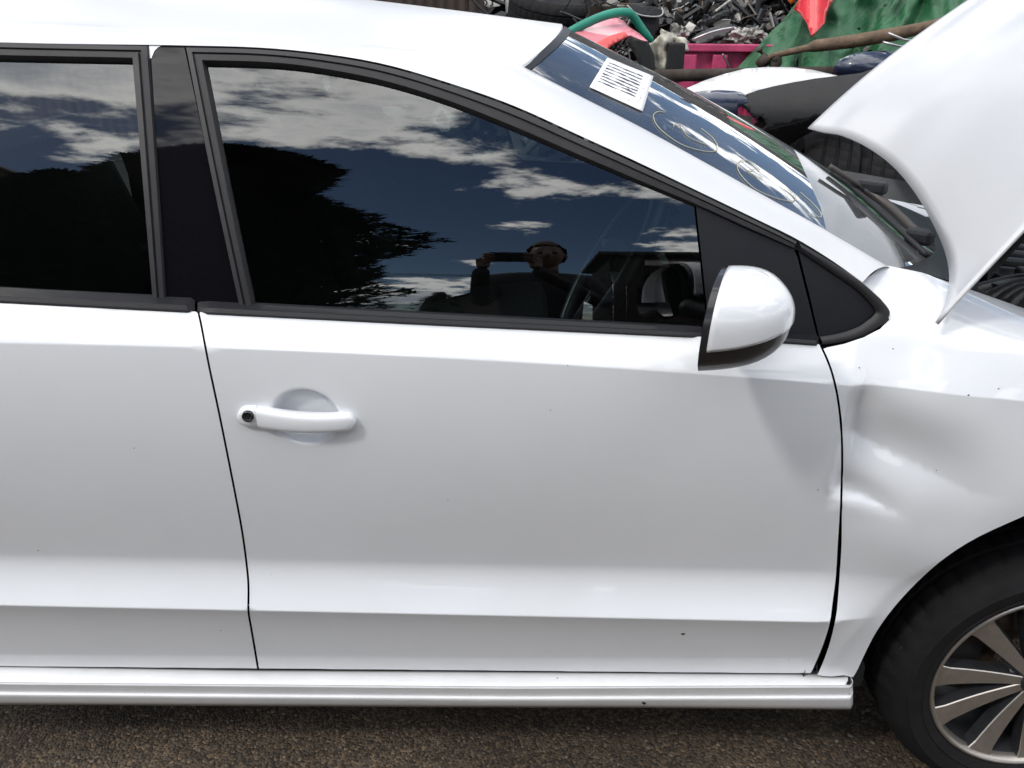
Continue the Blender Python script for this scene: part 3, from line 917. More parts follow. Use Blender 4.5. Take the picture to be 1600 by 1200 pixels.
sm = bonnet.modifiers.new('thickness', 'SOLIDIFY'); sm.thickness = 0.006; sm.offset = -1; sm.use_rim = True
bonnet['label'] = 'raised white bonnet twisted up above the windscreen base'
# underside frame of the bonnet
ur = [[q + np.array([0.022, 0, -0.018]) for q in r[3:]] for r in rows[2:-2:3]]
under = loft('bonnet_lining', ur, mat('bonnet_lining', (0.03, 0.03, 0.03), rough=0.9, bump=0.3, bscale=120), bonnet)

# cowl, inner wings and engine bay
cow = [[SC.pos(1.0, u) + np.array([-.004, 0, .001]), SC.pos(1.0, u) + np.array([0.015, 0, -.006]), SC.pos(1.0, u) + np.array([0.07, 0, -.012]), SC.pos(1.0, u) + np.array([0.10, 0, -.020]), SC.pos(1.0, u) + np.array([0.11, 0, -.12])] for u in np.linspace(-0.97, 0.97, 61)]
cowl = loft('cowl_panel', cow, TRIM, car, deg=35)
box('engine_bay_floor', (1.28, CARW / 2, 0.48), (0.72, 1.26, 0.04), DARK, car)
box('bulkhead', (0.93, CARW / 2, 0.72), (0.03, 1.24, 0.5), DARK, car)
box('inner_wing', (1.16, 0.245, 0.76), (0.5, 0.03, 0.40), DARK, car)
ENG = mat('engine_plastic', (0.022, 0.022, 0.024), rough=0.42, bump=0.15, bscale=200, var=0.4, vscale=30)
box('engine_cover', (1.22, 0.80, 0.86), (0.36, 0.62, 0.18), ENG, car, Matrix.Rotation(0.08, 3, 'Y'), 0.03)
for k in range(7): box('engine_cover_rib', (1.22, 0.56 + 0.08 * k, 0.965), (0.30, 0.022, 0.02), ENG, car, Matrix.Rotation(0.08, 3, 'Y'), 0.006)
box('air_filter_box', (1.10, 0.42, 0.90), (0.22, 0.20, 0.16), ENG, car, Matrix.Rotation(0.2, 3, 'Z'), 0.03)
box('fluid_tank', (0.98, 0.33, 0.93), (0.10, 0.12, 0.10), ENG, car, Matrix.Rotation(-0.3, 3, 'Z'), 0.025)
for k in range(5):
    y = 0.30 + 0.05 * k
    tube('engine_hose', catmull([(0.90, y, 0.93), (0.98 + .02 * k, y + .04, 1.0 - .01 * k), (1.12, y - .03, 0.985), (1.25, y + .05, 0.93)], 6), 0.012 + 0.003 * (k % 3), ENG, car, seg=10)

# ------------------------------------------------------------------ wipers
def wiper(pts, parent, nm):
    path = [Vector(p) for p in pts]
    return path
arm_px = [(1292, 266), (1320, 284), (1350, 303), (1385, 330), (1432, 376)]
apts = []
for q in arm_px:
    h = sc_hit(q[0] - 6, q[1] + 6, 0.02)
    apts.append(h if h is not None else Vector(P(q[0], q[1], 0.75)))
wip = tube('wiper_arm', catmull([tuple(p) for p in apts], 6), [0.006] * 12 + [0.010] * 13, mat('wiper_metal', (0.05, 0.045, 0.042), rough=0.45, metal=0.3), car, seg=8)
bl = [sc_hit(a, b, 0.008) for a, b in ((1296, 274), (1330, 300), (1370, 335), (1410, 372), (1445, 405))]
bl = [b for b in bl if b is not None]
if len(bl) > 2: tube('wiper_blade', catmull([tuple(p) for p in bl], 5), 0.006, TRIM, car, seg=8)
jp = apts[2]
box('wiper_joint', jp + Vector((0.01, 0, 0.006)), (0.06, 0.03, 0.025), TRIM, car, Matrix.Rotation(-0.7, 3, 'Z'), 0.006)
jp = apts[-1]
box('wiper_pivot', jp + Vector((0.0, 0, 0.0)), (0.05, 0.035, 0.03), TRIM, car, Matrix.Rotation(-0.7, 3, 'Z'), 0.008)
# pale plastic strip standing behind the wiper
pst = [P(1296, 263, 0.95), P(1350, 272, 0.93), P(1452, 290, 0.86)]
loft('screen_edge_strip', [[q, q + np.array([0.0, 0, -0.05])] for q in resample(pst, 12)], mat('clear_strip', (0.16, 0.165, 0.17), rough=0.3, var=0.2), car)

# ------------------------------------------------------------------ front wheel
AX = (0, 1, 0); WO = Vector((WC[0], WC[1], WC[2]))
RT = WC[2] + 0.015
prof = [(0.196, 0.012), (0.199, -0.004), (0.208, -0.013), (0.217, -0.017), (0.219, -0.0195), (0.222, -0.018), (0.226, -0.020), (0.247, -0.022), (0.252, -0.0235), (0.255, -0.021), (0.266, -0.017), (0.279, -0.006), (0.287, 0.008), (0.2925, 0.022), (0.2955, 0.034), (0.297, 0.055), (0.290, 0.058), (0.290, 0.066), (0.298, 0.068), (0.2985, 0.098), (0.291, 0.100), (0.291, 0.110), (0.2985, 0.112), (0.297, 0.145), (0.290, 0.147), (0.290, 0.155), (0.296, 0.157), (0.292, 0.180), (0.275, 0.198), (0.24, 0.205), (0.196, 0.185)]
sc_ = (RT - 0.002) / 0.2985
KR = 1.055
prof = [(r * KR if r < .21 else .21 * KR + (r - .21) * (RT - .002 - .21 * KR) / (.2985 - .21), h) for r, h in prof]
LG = lambda pr: [(r * KR, h) for r, h in pr]
def make_tyre_geo(origin, seg=168, axis=AX, prof=prof):
    v, f = lathe_geo(prof, origin, axis, seg)
    n = len(prof); o = Vector(origin); ax = Vector(axis).normalized()
    for k in range(seg):
        if k % 4 == 0:
            for j in (12, 13, 14, 15):
                p = v[k * n + j]; d = p - o; rad = d - ax * d.dot(ax)
                v[k * n + j] = p - rad.normalized() * 0.0045 + ax * 0.0025
        if k % 3 == 1:
            for j in (18, 19, 22, 23):
                p = v[k * n + j]; d = p - o; rad = d - ax * d.dot(ax)
                v[k * n + j] = p - rad.normalized() * 0.004
    return v, f
v, f = make_tyre_geo(WO)
wheel = mesh_obj('front_wheel', *lathe_geo(LG([(0.186, 0.012), (0.181, 0.03), (0.172, 0.09), (0.178, 0.18)]), WO, AX, 72), ALLOYD, car)
wheel['label'] = 'ten-spoke alloy front wheel with dark pockets'
tyre = sharp(mesh_obj('tyre', v, f, TYRE, wheel), 35)
rim = mesh_obj('rim_lip', *lathe_geo(LG([(0.198, 0.006), (0.2005, -0.004), (0.1985, -0.0085), (0.194, -0.009), (0.1905, -0.004), (0.187, 0.006), (0.184, 0.030)]), WO, AX, 96), ALLOY, wheel)
def spoke_mesh():
    vs, fs = [], []
    N = 9
    for k in range(N):
        t = k / (N - 1); r = 0.026 + (0.1995 - 0.026) * t
        hw = 0.0095 + 0.0140 * t + (0.004 if k == N - 1 else 0)
        h = 0.004 - 0.004 * t + 0.004 * math.sin(t * math.pi)
        for x, dh in ((-hw - .004, .026), (-hw, .002), (-hw + .0015, 0), (hw - .0015, 0), (hw, .002), (hw + .004, .026)):
            vs.append((r, h + dh, x))
    fs = grid_faces(N, 6)
    me = bpy.data.meshes.new('spoke'); me.from_pydata(vs, [], fs)
    me.materials.append(ALLOY); me.materials.append(ALLOYD)
    for i, p in enumerate(me.polygons): p.material_index = 0 if i % 5 in (1, 2, 3) else 1
    return me
sme = spoke_mesh()
base_a = 137
for k in range(10):
    an = math.radians(base_a + 36 * k + (3.5 if k % 2 else -1))
    o = bpy.data.objects.new('spoke', sme); COL.objects.link(o)
    o.parent = wheel
    # local x -> radial, y -> axis, z -> tangential
    rx = Vector((math.cos(an), 0, math.sin(an))); ax = Vector((0, 1, 0)); tz = rx.cross(ax)
    mm = Matrix.Identity(4)
    for i in range(3): mm[i][0], mm[i][1], mm[i][2], mm[i][3] = rx[i], ax[i], tz[i], WO[i]
    o.matrix_basis = mm
    ped = None
mesh_obj('hub_cap', *lathe_geo([(0.0, -0.004), (0.026, -0.003), (0.030, 0.002), (0.034, 0.010), (0.06, 0.03)], WO, AX, 40), ALLOYD, wheel)
mesh_obj('brake_disc', *lathe_geo([(0.05, 0.075), (0.07, 0.072), (0.135, 0.072), (0.135, 0.09)], WO, AX, 60), mat('brake_iron', (0.12, 0.085, 0.06), rough=0.6, metal=0.5, var=0.5, vscale=40), wheel)
box('brake_caliper', WO + Vector((-0.115, 0.085, 0.03)), (0.06, 0.05, 0.13), mat('caliper_iron', (0.05, 0.045, 0.04), rough=0.7, var=0.4), wheel, bevel=0.012)
for k in range(5):
    an = 0.4 + 2 * math.pi * k / 5
    mesh_obj('wheel_bolt', *lathe_geo([(0.0, 0.012), (0.008, 0.012), (0.009, 0.03)], WO + Vector((math.cos(an) * .046, 0, math.sin(an) * .046)), AX, 12), ALLOYD, wheel)
# arch liner
vs, fs = [], []
for k in range(41):
    an = math.radians(-15 + 210 * k / 40)
    for y in (0.045, 0.12, 0.26, 0.40):
        vs.append((WC[0] + (R_ARCH + 0.012) * math.cos(an), y, max(0.10, WC[2] + (R_ARCH + 0.012) * math.sin(an))))
for k in range(41):
    an = math.radians(-15 + 210 * k / 40)
    vs.append((WC[0] + 0.02 * math.cos(an), 0.40, WC[2] + 0.02 * math.sin(an)))
fs = grid_faces(41, 4) + [(k * 4 + 3, (k + 1) * 4 + 3, 164 + k + 1, 164 + k) for k in range(40)]
mesh_obj('arch_liner', vs, fs, mat('liner_felt', (0.012, 0.012, 0.013), rough=0.95, bump=0.4, bscale=90), car)
box('underbody', (-0.35, CARW / 2, 0.255), (2.1, 1.5, 0.06), DARK, car)

# ------------------------------------------------------------------ wing mirror
MX0, MZC, MYC, MHY, MHZ, ML = 0.262, 1.097, -0.122, 0.088, 0.067, 0.120
def sup(c, e): return math.copysign(abs(c) ** e, c)
def mirror_pt(t, ph, grow=0.0):
    r = max(0.0, 1 - t ** 2.9) ** 0.50
    z = MZC - 0.004 * t + (MHZ + grow) * r * sup(math.sin(ph), 0.80)
    y = MYC + 0.035 * t + (MHY + grow) * r * sup(math.cos(ph), 0.80)
    return np.array([MX0 + 0.05 * (z - MZC) + 0.36 * (y - MYC) * (1 - t) + (ML + grow) * t, y, z])
ts = [0.0, .07, .10, .15, .23, .32, .41, .5, .59, .68, .76, .83, .89, .94, .975, 1.0]
NPH = 72
def mirror_shell(keep, mt, name, grow, parent):
    vs, fs = [], []
    for t in ts:
        for k in range(NPH): vs.append(mirror_pt(t, 2 * math.pi * k / NPH, grow))
    for i in range(len(ts) - 1):
        for k in range(NPH):
            pm = (ts[i] + ts[i + 1]) / 2; ph = 2 * math.pi * (k + .5) / NPH
            rel = sup(math.sin(ph), .8)
            if keep(pm, rel, i): fs.append((i * NPH + k, i * NPH + (k + 1) % NPH, (i + 1) * NPH + (k + 1) % NPH, (i + 1) * NPH + k))
    o = mesh_obj(name, vs, fs, mt, parent)
    bmm = bmesh.new(); bmm.from_mesh(o.data)
    bmesh.ops.delete(bmm, geom=[v_ for v_ in bmm.verts if not v_.link_faces], context='VERTS')
    bmesh.ops.remove_doubles(bmm, verts=bmm.verts, dist=1e-5)
    bmesh.ops.recalc_face_normals(bmm, faces=bmm.faces); bmm.to_mesh(o.data); bmm.free()
    return o
mbase = mirror_shell(lambda t, r, i: True, mat('mirror_black', (0.013, 0.013, 0.015), rough=0.32, coat=0.3), 'wing_mirror', 0.0, car)
cts = [.07, .12, .18, .24, .32, .41, .5, .59, .68, .76, .83, .89, .94, .975, 1.0]
crow = []
for t in cts:
    thr = -0.25 + 0.30 * t ** 2
    ph0 = math.asin(sup(thr, 1 / .8))
    crow.append([mirror_pt(t, ph0 + (math.pi - 2 * ph0) * k / 60, 0.0025) for k in range(61)])
mcap = orient(loft('mirror_cap', crow, PAINT_C, mbase), (0.3, -3, 3))
sm = mcap.modifiers.new('t', 'SOLIDIFY'); sm.thickness = 0.003; sm.offset = -1
# reflecting glass in the rear opening
gl = [mirror_pt(0.0, 2 * math.pi * k / 48, -0.010) for k in range(48)]
gl = [q + np.array([0.012 - 0.25 * (q[1] - MYC) - 0.10 * (q[2] - MZC) , 0, 0]) for q in gl]
mesh_obj('mirror_glass', gl + [sum(gl) / 48], [(k, (k + 1) % 48, 48) for k in range(48)], mat('mirror_silver', (0.8, 0.8, 0.82), rough=0.02, metal=1.0), mbase, smooth=False)
ft = [(0.30, -0.05, 1.055), (0.335, -0.015, 1.040), (0.375, 0.03, 1.030), (0.40, 0.075, 1.028)]
tube('mirror_foot', catmull(ft, 5), [0.040, 0.039, 0.038, 0.037, .036, .035, .034, .033, .032, .031, .030, .030, .030, .030, .030, .030], TRIM, mbase, seg=20, squash=0.55)

# ------------------------------------------------------------------ door handle
def ring_sweep(stations, name, mt, parent, e=0.75, nr=24):
    vs = []
    for c, hy, hz in stations:
        for k in range(nr):
            a = 2 * math.pi * k / nr
            vs.append((c[0], c[1] - hy * sup(math.cos(a), e), c[2] + hz * sup(math.sin(a), e)))
    fs = grid_faces(len(stations), nr, True) + [tuple(range(nr))[::-1], tuple(range((len(stations) - 1) * nr, len(stations) * nr))]
    return sharp(mesh_obj(name, vs, fs, mt, parent), 50)
hL, hR, hS = P(372, 650, -.005), P(557, 656, -.005), P(404, 651, -.008)
st = []
for k in range(17):
    t = (k / 16) ** 1.6; x = hL[0] + (hS[0] - .0012 - hL[0]) * t
    dd = x - hL[0]; hz_ = math.sqrt(max(1e-6, .0185 ** 2 - max(0, .0185 - dd) ** 2)) + .001
    st.append(((x, .002, hL[2] + (hS[2] - hL[2]) * t), 0.014 + .004 * hz_ / .0185, hz_))
lockcap = ring_sweep(st, 'lock_cap', PAINT_C, front_door, e=.6)
ring_sweep([((q[0][0] - .0008, .006, q[0][2]), .0065, q[2] + .0013) for q in st], 'lock_gap_shade', DARK, front_door, e=.8)  # dark ring drawn as the contact shadow in the gap round the cap
st = []
for k in range(31):
    t = k / 30; x = hS[0] + (hR[0] - hS[0]) * t
    endr = math.sqrt(max(0.03, 1 - max(0, (t - .90) / .10) ** 2.2))
    y = -.004 - .011 * (math.sin(math.pi * min(1, max(0, t * .93 + .04))) ** 0.8)
    st.append(((x, y, hS[2] + (hR[2] - hS[2]) * t - .003 * math.sin(math.pi * t)), 0.0135 * (0.5 + .5 * endr), (0.0185 - .0035 * t) * endr))
# root legs of the grip
grip = ring_sweep(st, 'door_handle', PAINT_C, front_door, e=.6)
ring_sweep([((q[0][0] + .0012, .005, q[0][2]), .0075, q[2] + .0012) for q in st[-6:]], 'grip_gap_shade', DARK, front_door, e=.8)  # dark rim stands in for the shaded gap at the grip end
kc = P(387, 651, -.019)
mesh_obj('keyhole', *lathe_geo([(0.0, -0.0005), (0.0062, -0.0005), (0.0072, -0.002), (0.0092, -0.0022), (0.0098, 0.004)], kc, AX, 28), mat('lock_metal', (0.06, 0.06, 0.065), rough=0.3, metal=0.8), front_door)
box('key_slot', Vector(kc) + Vector((0, -0.0012, 0)), (0.0015, 0.001, 0.007), DARK, front_door, Matrix.Rotation(0.5, 3, 'Y'), 0)
for nm, q in (('grip_foot', st[1]), ('grip_foot', st[-4])):
    box(nm, (q[0][0] + (0.008 if q is st[1] else -.002), 0.006, q[0][2]), (0.022, 0.034, 0.026), PAINT_C, front_door, bevel=0.006)

# flecks of dirt and chipped paint on the panels
def chip(px, py, surf, par, s=0.0022):
    h = surf.hit(px, py); p = surf.pos(*h) + surf.nrm(*h) * .0004
    bmq = bmesh.new(); bmesh.ops.create_icosphere(bmq, subdivisions=1, radius=s)
    for v_ in bmq.verts: v_.co = Vector((v_.co.x * random.uniform(.6, 1.8), v_.co.y * .3, v_.co.z * random.uniform(.5, 1.3))) + Vector(p)
    bm_obj('paint_chip', bmq, mat('chip_brown', (0.05, 0.035, 0.028), rough=.8), par)
for q in ((1067, 990, .003), (860, 641, .0010), (700, 780, .0010), (1278, 765, .0014), (887, 571, .0009)):
    chip(q[0], q[1], BODY, front_door, q[2])
for q in ((1513, 617, .0016), (1560, 607, .0012), (1342, 575, .0012), (1408, 1012, .0016), (1463, 735, .001), (1395, 545, .0012)):
    chip(q[0], q[1], BODY, fender, q[2])
for q in ((345, 985, .0014), (60, 860, .0012), (210, 700, .001)): chip(q[0], q[1], BODY, rear_door, q[2])

# ------------------------------------------------------------------ interior
def seat(x, y, name):
    s = box(name, (x + 0.03, y, 0.56), (0.52, 0.50, 0.18), FABRIC, car, Matrix.Rotation(-0.12, 3, 'Y'), 0.05)
    box('backrest', (x - 0.30, y, 0.90), (0.15, 0.50, 0.64), FABRIC, s, Matrix.Rotation(-0.30, 3, 'Y'), 0.06)
    box('headrest', (x - 0.42, y, 1.27), (0.10, 0.27, 0.17), FABRIC, s, Matrix.Rotation(-0.2, 3, 'Y'), 0.045)
    for d in (-.06, .06):
        tube('headrest_rod', [(x - .385, y + d, 1.10), (x - .41, y + d, 1.24)], 0.006, SILVERP, s, seg=8)
    for d in (-.21, .21):
        box('bolster', (x - 0.27, y + d, 0.86), (0.20, 0.08, 0.50), FABRIC, s, Matrix.Rotation(-0.30, 3, 'Y'), 0.035)
    return s
seat(-0.22, 0.47, 'front_seat'); seat(-0.22, 1.21, 'front_seat')
rb = box('rear_seat', (-1.05, CARW / 2, 0.58), (0.5, 1.25, 0.16), FABRIC, car, None, 0.05)
box('backrest', (-1.33, CARW / 2, 0.90), (0.15, 1.25, 0.60), FABRIC, rb, Matrix.Rotation(-0.35, 3, 'Y'), 0.06)
dash = box('dashboard', (0.62, CARW / 2, 0.86), (0.52, 1.30, 0.30), INTERIOR, car, Matrix.Rotation(0.10, 3, 'Y'), 0.06)
box('instrument_hood', (0.40, 0.47, 1.04), (0.18, 0.36, 0.09), INTERIOR, dash, Matrix.Rotation(-0.1, 3, 'Y'), 0.03)
box('dash_vent', (0.37, 0.20, 0.98), (0.03, 0.13, 0.09), SILVERP, dash, None, 0.01)
swc = Vector((0.17, 0.46, 1.00)); sax = Vector((-0.86, 0, 0.5)).normalized()
v, f = lathe_geo([(0.185 + 0.016 * math.cos(a), 0.016 * math.sin(a)) for a in np.linspace(0, 2 * math.pi, 14)], swc, sax, 48)
sw = mesh_obj('steering_wheel', v, f, mat('wheel_leather', (0.015, 0.015, 0.016), rough=0.4), car)
v, f = lathe_geo([(0.172 + 0.005 * math.cos(a), 0.012 + 0.005 * math.sin(a)) for a in np.linspace(0, 2 * math.pi, 8)], swc, sax, 48)
mesh_obj('steering_glint', v, f, SILVERP, sw)  # silver ring added as the glints on the steering wheel rim
for yy in (0.36, 0.58):
    v, f = lathe_geo([(0.055, 0.0), (0.060, -0.006), (0.064, 0.0), (0.060, 0.006), (0.055, 0.0)], (0.36, yy, 1.03), (-1, 0, .35), 32)
    mesh_obj('dial_ring', v, f, SILVERP, dash)
for k in range(3): box('dash_vent_bar', (0.33, 0.80 + .10 * k, 1.0), (0.02, 0.012, 0.12), SILVERP, dash, None, .003)
box('centre_vent_frame', (0.335, 0.90, 1.075), (0.02, 0.30, 0.012), SILVERP, dash, None, .003)
box('centre_vent_frame', (0.335, 0.90, 0.925), (0.02, 0.30, 0.012), SILVERP, dash, None, .003)
bm = bmesh.new(); box_bm(bm, swc, (0.05, 0.13, 0.11), Matrix.Rotation(-1.05 + math.pi / 2, 3, 'Y'), 0.02)
bm_obj('airbag_cover', bm, INTERIOR, sw)
for a in (0.1, math.pi - .1, -math.pi / 2):
    e = sax.orthogonal().normalized(); q = sax.cross(e)
    d = Vector((0, 1, 0)) * math.cos(a) + Vector((0.5, 0, 0.86)) * math.sin(a)
    tube('steering_spoke', [swc + d * .04, swc + d * .18], 0.013, SILVERP, sw, seg=8, squash=.5)
box('cabin_floor', (-0.4, CARW / 2, 0.33), (2.1, 1.36, 0.03), DARK, car)
box('headliner', (-0.75, CARW / 2, 1.40), (1.2, 1.0, 0.02), mat('headliner_cloth', (0.3, 0.29, 0.27), rough=0.95), car)
box('tailgate', (-1.62, CARW / 2, 0.90), (0.05, 1.40, 1.0), DARK, car, Matrix.Rotation(-0.2, 3, 'Y'), 0.01)
for y in (0.14,):
    rows = [[BODY.pos(x, w) + np.array([0, 0.07, 0]) for w in np.linspace(0.05, 0.70, 8)] for x in np.linspace(-1.35, 0.58, 20)]
    loft('door_card', rows, INTERIOR, car)

# far side of the car: mirrored copies of the near side
def mirror_copy(o, parent):
    c = o.copy(); COL.objects.link(c)
    if o.parent is car:
        c.parent = car
        c.matrix_parent_inverse = Matrix.Translation(-Vector(car.location))
        c.matrix_basis = Matrix.Translation((0, CARW, 0)) @ Matrix.Diagonal((1, -1, 1, 1)) @ o.matrix_basis
        for ch in [k for k in o.children]:
            if ch.name.split('.')[0] in ('window_pane', 'window_frame', 'belt_trim', 'mirror_plate', 'mirror_cap', 'mirror_glass', 'mirror_foot', 'rim_lip', 'tyre', 'spoke', 'hub_cap'):
                d = ch.copy(); COL.objects.link(d); d.parent = c
    if 'label' in c: del c['label']
    return c
for o in [front_door, rear_door, fender, skirt, mbase, wheel]:
    mirror_copy(o, car)
for o in list(car.children):
    if o.name in ('pillar_cover', 'corner_trim', 'corner_seal', 'door_card'): mirror_copy(o, car)

# ------------------------------------------------------------------ things on the windscreen
def sticker():
    c = [(948, 92), (1020, 121), (1003, 176), (920, 138)]      # top-left, top-right, bottom-right, bottom-left
    N = 10; vs, uv = [], []
    for i in range(N + 1):
        for j in range(N + 1):
            a, b = i / N, j / N
            q = (np.array(c[0]) * (1 - a) + np.array(c[1]) * a) * (1 - b) + (np.array(c[3]) * (1 - a) + np.array(c[2]) * a) * b
            h = sc_hit(q[0], q[1], 0.003 + 0.004 * noise.noise(Vector((a * 2, b * 2, 1))) ** 2)
            if h is None: h = Vector(P(q[0], q[1], .6))
            vs.append(h); uv.append((a, 1 - b))
    mt = bpy.data.materials.new('printed_paper'); mt.use_nodes = True
    nt = mt.node_tree; b = nt.nodes['Principled BSDF']; b.inputs['Roughness'].default_value = 0.6
    uvn = nt.nodes.new('ShaderNodeUVMap'); sp_ = nt.nodes.new('ShaderNodeSeparateXYZ'); nt.links.new(uvn.outputs[0], sp_.inputs[0])
    def mth(op, a, b_=None, c_=None):
        n = nt.nodes.new('ShaderNodeMath'); n.operation = op
        for i, v_ in enumerate((a, b_, c_)):
            if v_ is None: continue
            if isinstance(v_, (int, float)): n.inputs[i].default_value = v_
            else: nt.links.new(v_, n.inputs[i])
        return n.outputs[0]
    u_, v_ = sp_.outputs[0], sp_.outputs[1]
    def rng(s, a, b2): return mth('MULTIPLY', mth('GREATER_THAN', s, a), mth('LESS_THAN', s, b2))
    # long smudged bars, thickness wandering along their length
    mpv = nt.nodes.new('ShaderNodeMapping'); mpv.inputs['Scale'].default_value = (4.0, 9.0, 1); nt.links.new(uvn.outputs[0], mpv.inputs[0])
    nz = nt.nodes.new('ShaderNodeTexNoise'); nz.inputs['Scale'].default_value = 1.3; nz.inputs['Detail'].default_value = 3
    nt.links.new(mpv.outputs[0], nz.inputs['Vector'])
    wav = mth('ABSOLUTE', mth('SINE', mth('MULTIPLY', v_, 36.0)))
    bars = mth('LESS_THAN', wav, mth('MULTIPLY', mth('SUBTRACT', nz.outputs[0], 0.30), 2.6))
    bars = mth('MULTIPLY', bars, mth('MULTIPLY', rng(u_, 0.08, 0.80), rng(v_, 0.20, 0.90)))
    n3 = nt.nodes.new('ShaderNodeTexVoronoi'); n3.inputs['Scale'].default_value = 34; n3.distance = 'MANHATTAN'
    nt.links.new(uvn.outputs[0], n3.inputs['Vector'])
    t1 = mth('MULTIPLY', mth('LESS_THAN', n3.outputs['Distance'], 0.42), mth('MULTIPLY', rng(u_, 0.14, 0.80), rng(v_, 0.085, 0.14)))
    t2 = mth('MULTIPLY', mth('LESS_THAN', n3.outputs['Distance'], 0.42), mth('MULTIPLY', rng(u_, 0.86, 0.91), mth('ADD', rng(v_, 0.12, 0.42), rng(v_, 0.55, 0.72))))
    tot = mth('MINIMUM', mth('ADD', bars, mth('ADD', t1, t2)), 1.0)
    mx = nt.nodes.new('ShaderNodeMix'); mx.data_type = 'RGBA'
    nt.links.new(tot, mx.inputs[0]); mx.inputs[6].default_value = (0.78, 0.78, 0.80, 1); mx.inputs[7].default_value = (0.03, 0.03, 0.06, 1)
    nt.links.new(mx.outputs[2], b.inputs['Base Color'])
    o = mesh_obj('paper_label', vs, grid_faces(N + 1, N + 1), mt, None, uvs=uv)
    sm = o.modifiers.new('t', 'SOLIDIFY'); sm.thickness = 0.0006
    tag(o, 'white printed paper with smudged dark bars stuck to the windscreen', 'paper label')
sticker()
CHALK = mat('yellow_marker', (0.46, 0.45, 0.33), rough=0.9)
def scribble(px, r=0.00075):
    pts = [sc_hit(a, b, 0.002) for a, b in catmull(px, 5)]
    pts = [tuple(p) for p in pts if p is not None]
    if len(pts) > 3: tube('marker_scribble', pts, r, CHALK, screen, seg=5)
scribble([(1038, 177), (1027, 176), (1020, 183), (1027, 199), (1045, 215), (1068, 229), (1096, 237), (1115, 238), (1121, 231), (1112, 216), (1095, 202)])
scribble([(1052, 200), (1053, 196), (1063, 196), (1067, 206), (1075, 215), (1091, 223), (1104, 228)])
scribble([(1187, 267), (1172, 254), (1157, 252), (1151, 260), (1157, 275), (1180, 297), (1215, 312), (1238, 315), (1242, 308), (1225, 294)])
scribble([(1188, 282), (1175, 273), (1166, 268), (1178, 266)])
scribble([(1250, 302), (1268, 318), (1280, 332), (1281, 341), (1267, 335)])

# ================================================================== THE SCRAPYARD BEHIND THE CAR
def slab(name, px, Yf, mt, thick=0.02, parent=None, step=7, smooth=True, rimdeg=45):
    """sheet with an outline, its own distance Yf(px,py) and a real thickness"""
    poly = dens(px, 4); A = np.array(poly)
    pts = [Vector(p) for p in poly]
    lo, hi = A.min(0), A.max(0)
    for x in np.arange(lo[0] + step / 2, hi[0], step):
        for y in np.arange(lo[1] + step / 2, hi[1], step):
            jx, jy = x + random.uniform(-.2, .2) * step, y + random.uniform(-.2, .2) * step
            if in_poly((jx, jy), poly): pts.append(Vector((jx, jy)))
    n = len(poly)
    r = delaunay_2d_cdt(pts, [], [list(range(n))], 1, 1e-4)
    vs = [P(q[0], q[1], Yf(q[0], q[1])) for q in r[0]]
    o = mesh_obj(name, vs, [tuple(f) for f in r[2]], mt, parent, smooth)
    orient(o, CAM)
    sm = o.modifiers.new('thickness', 'SOLIDIFY'); sm.thickness = thick; sm.offset = -1
    return o
# boundary wall of corrugated sheets
RUSTW = mat('weathered_sheet', (0.055, 0.040, 0.034), rough=0.8, var=0.55, vscale=2.5, bump=0.2, bscale=40)
wall = empty('yard_wall', (0, 8.2, 0), 'dark brown corrugated sheet wall behind the scrap heap', 'wall')
for k in range(16):
    x0 = -7.0 + k * 1.06
    prof_ = [(x0 + 0.0265 * i, 8.2 + 0.018 * math.cos(i * math.pi / 2) + (0.01 if k % 2 else 0)) for i in range(41)]
    zt = 3.0 + random.uniform(-.05, .05)
    vs = [(a, b, z) for a, b in prof_ for z in (0.0, zt)]
    mesh_obj('corrugated_sheet', vs, grid_faces(41, 2), RUSTW, wall)
for k in range(6):
    box('wall_post', (-7 + 3.3 * k, 8.30, 1.6), (0.12, 0.12, 3.2), RUSTW, wall, None, 0.01)

# the heap
HEAP = bpy.data.materials.new('scrap_mix'); HEAP.use_nodes = True
nt = HEAP.node_tree; b = nt.nodes['Principled BSDF']
gi = nt.nodes.new('ShaderNodeNewGeometry'); r = nt.nodes.new('ShaderNodeValToRGB'); r.color_ramp.interpolation = 'CONSTANT'
e = r.color_ramp.elements
e[0].color = (0.010, 0.010, 0.011, 1); e[1].position = 0.46; e[1].color = (0.026, 0.026, 0.029, 1)
for p_, c_ in ((0.64, (0.065, 0.068, 0.075)), (0.72, (0.05, 0.032, 0.022)), (0.78, (0.16, 0.155, 0.15)), (0.86, (0.10, 0.07, 0.05)), (0.90, (0.32, 0.31, 0.29)), (0.945, (0.02, 0.022, 0.03)), (0.975, (0.5, 0.48, 0.45))):
    k = e.new(p_); k.color = (*c_, 1)
nt.links.new(gi.outputs['Random Per Island'], r.inputs[0]); nt.links.new(r.outputs[0], b.inputs['Base Color'])
r2 = nt.nodes.new('ShaderNodeMapRange'); r2.inputs[3].default_value = 0.2; r2.inputs[4].default_value = 0.75
m7 = nt.nodes.new('ShaderNodeMath'); m7.operation = 'FRACT'; m8 = nt.nodes.new('ShaderNodeMath'); m8.operation = 'MULTIPLY'; m8.inputs[1].default_value = 7.3
nt.links.new(gi.outputs['Random Per Island'], m8.inputs[0]); nt.links.new(m8.outputs[0], m7.inputs[0]); nt.links.new(m7.outputs[0], r2.inputs[0])
nt.links.new(r2.outputs[0], b.inputs['Roughness']); b.inputs['Metallic'].default_value = 0.25
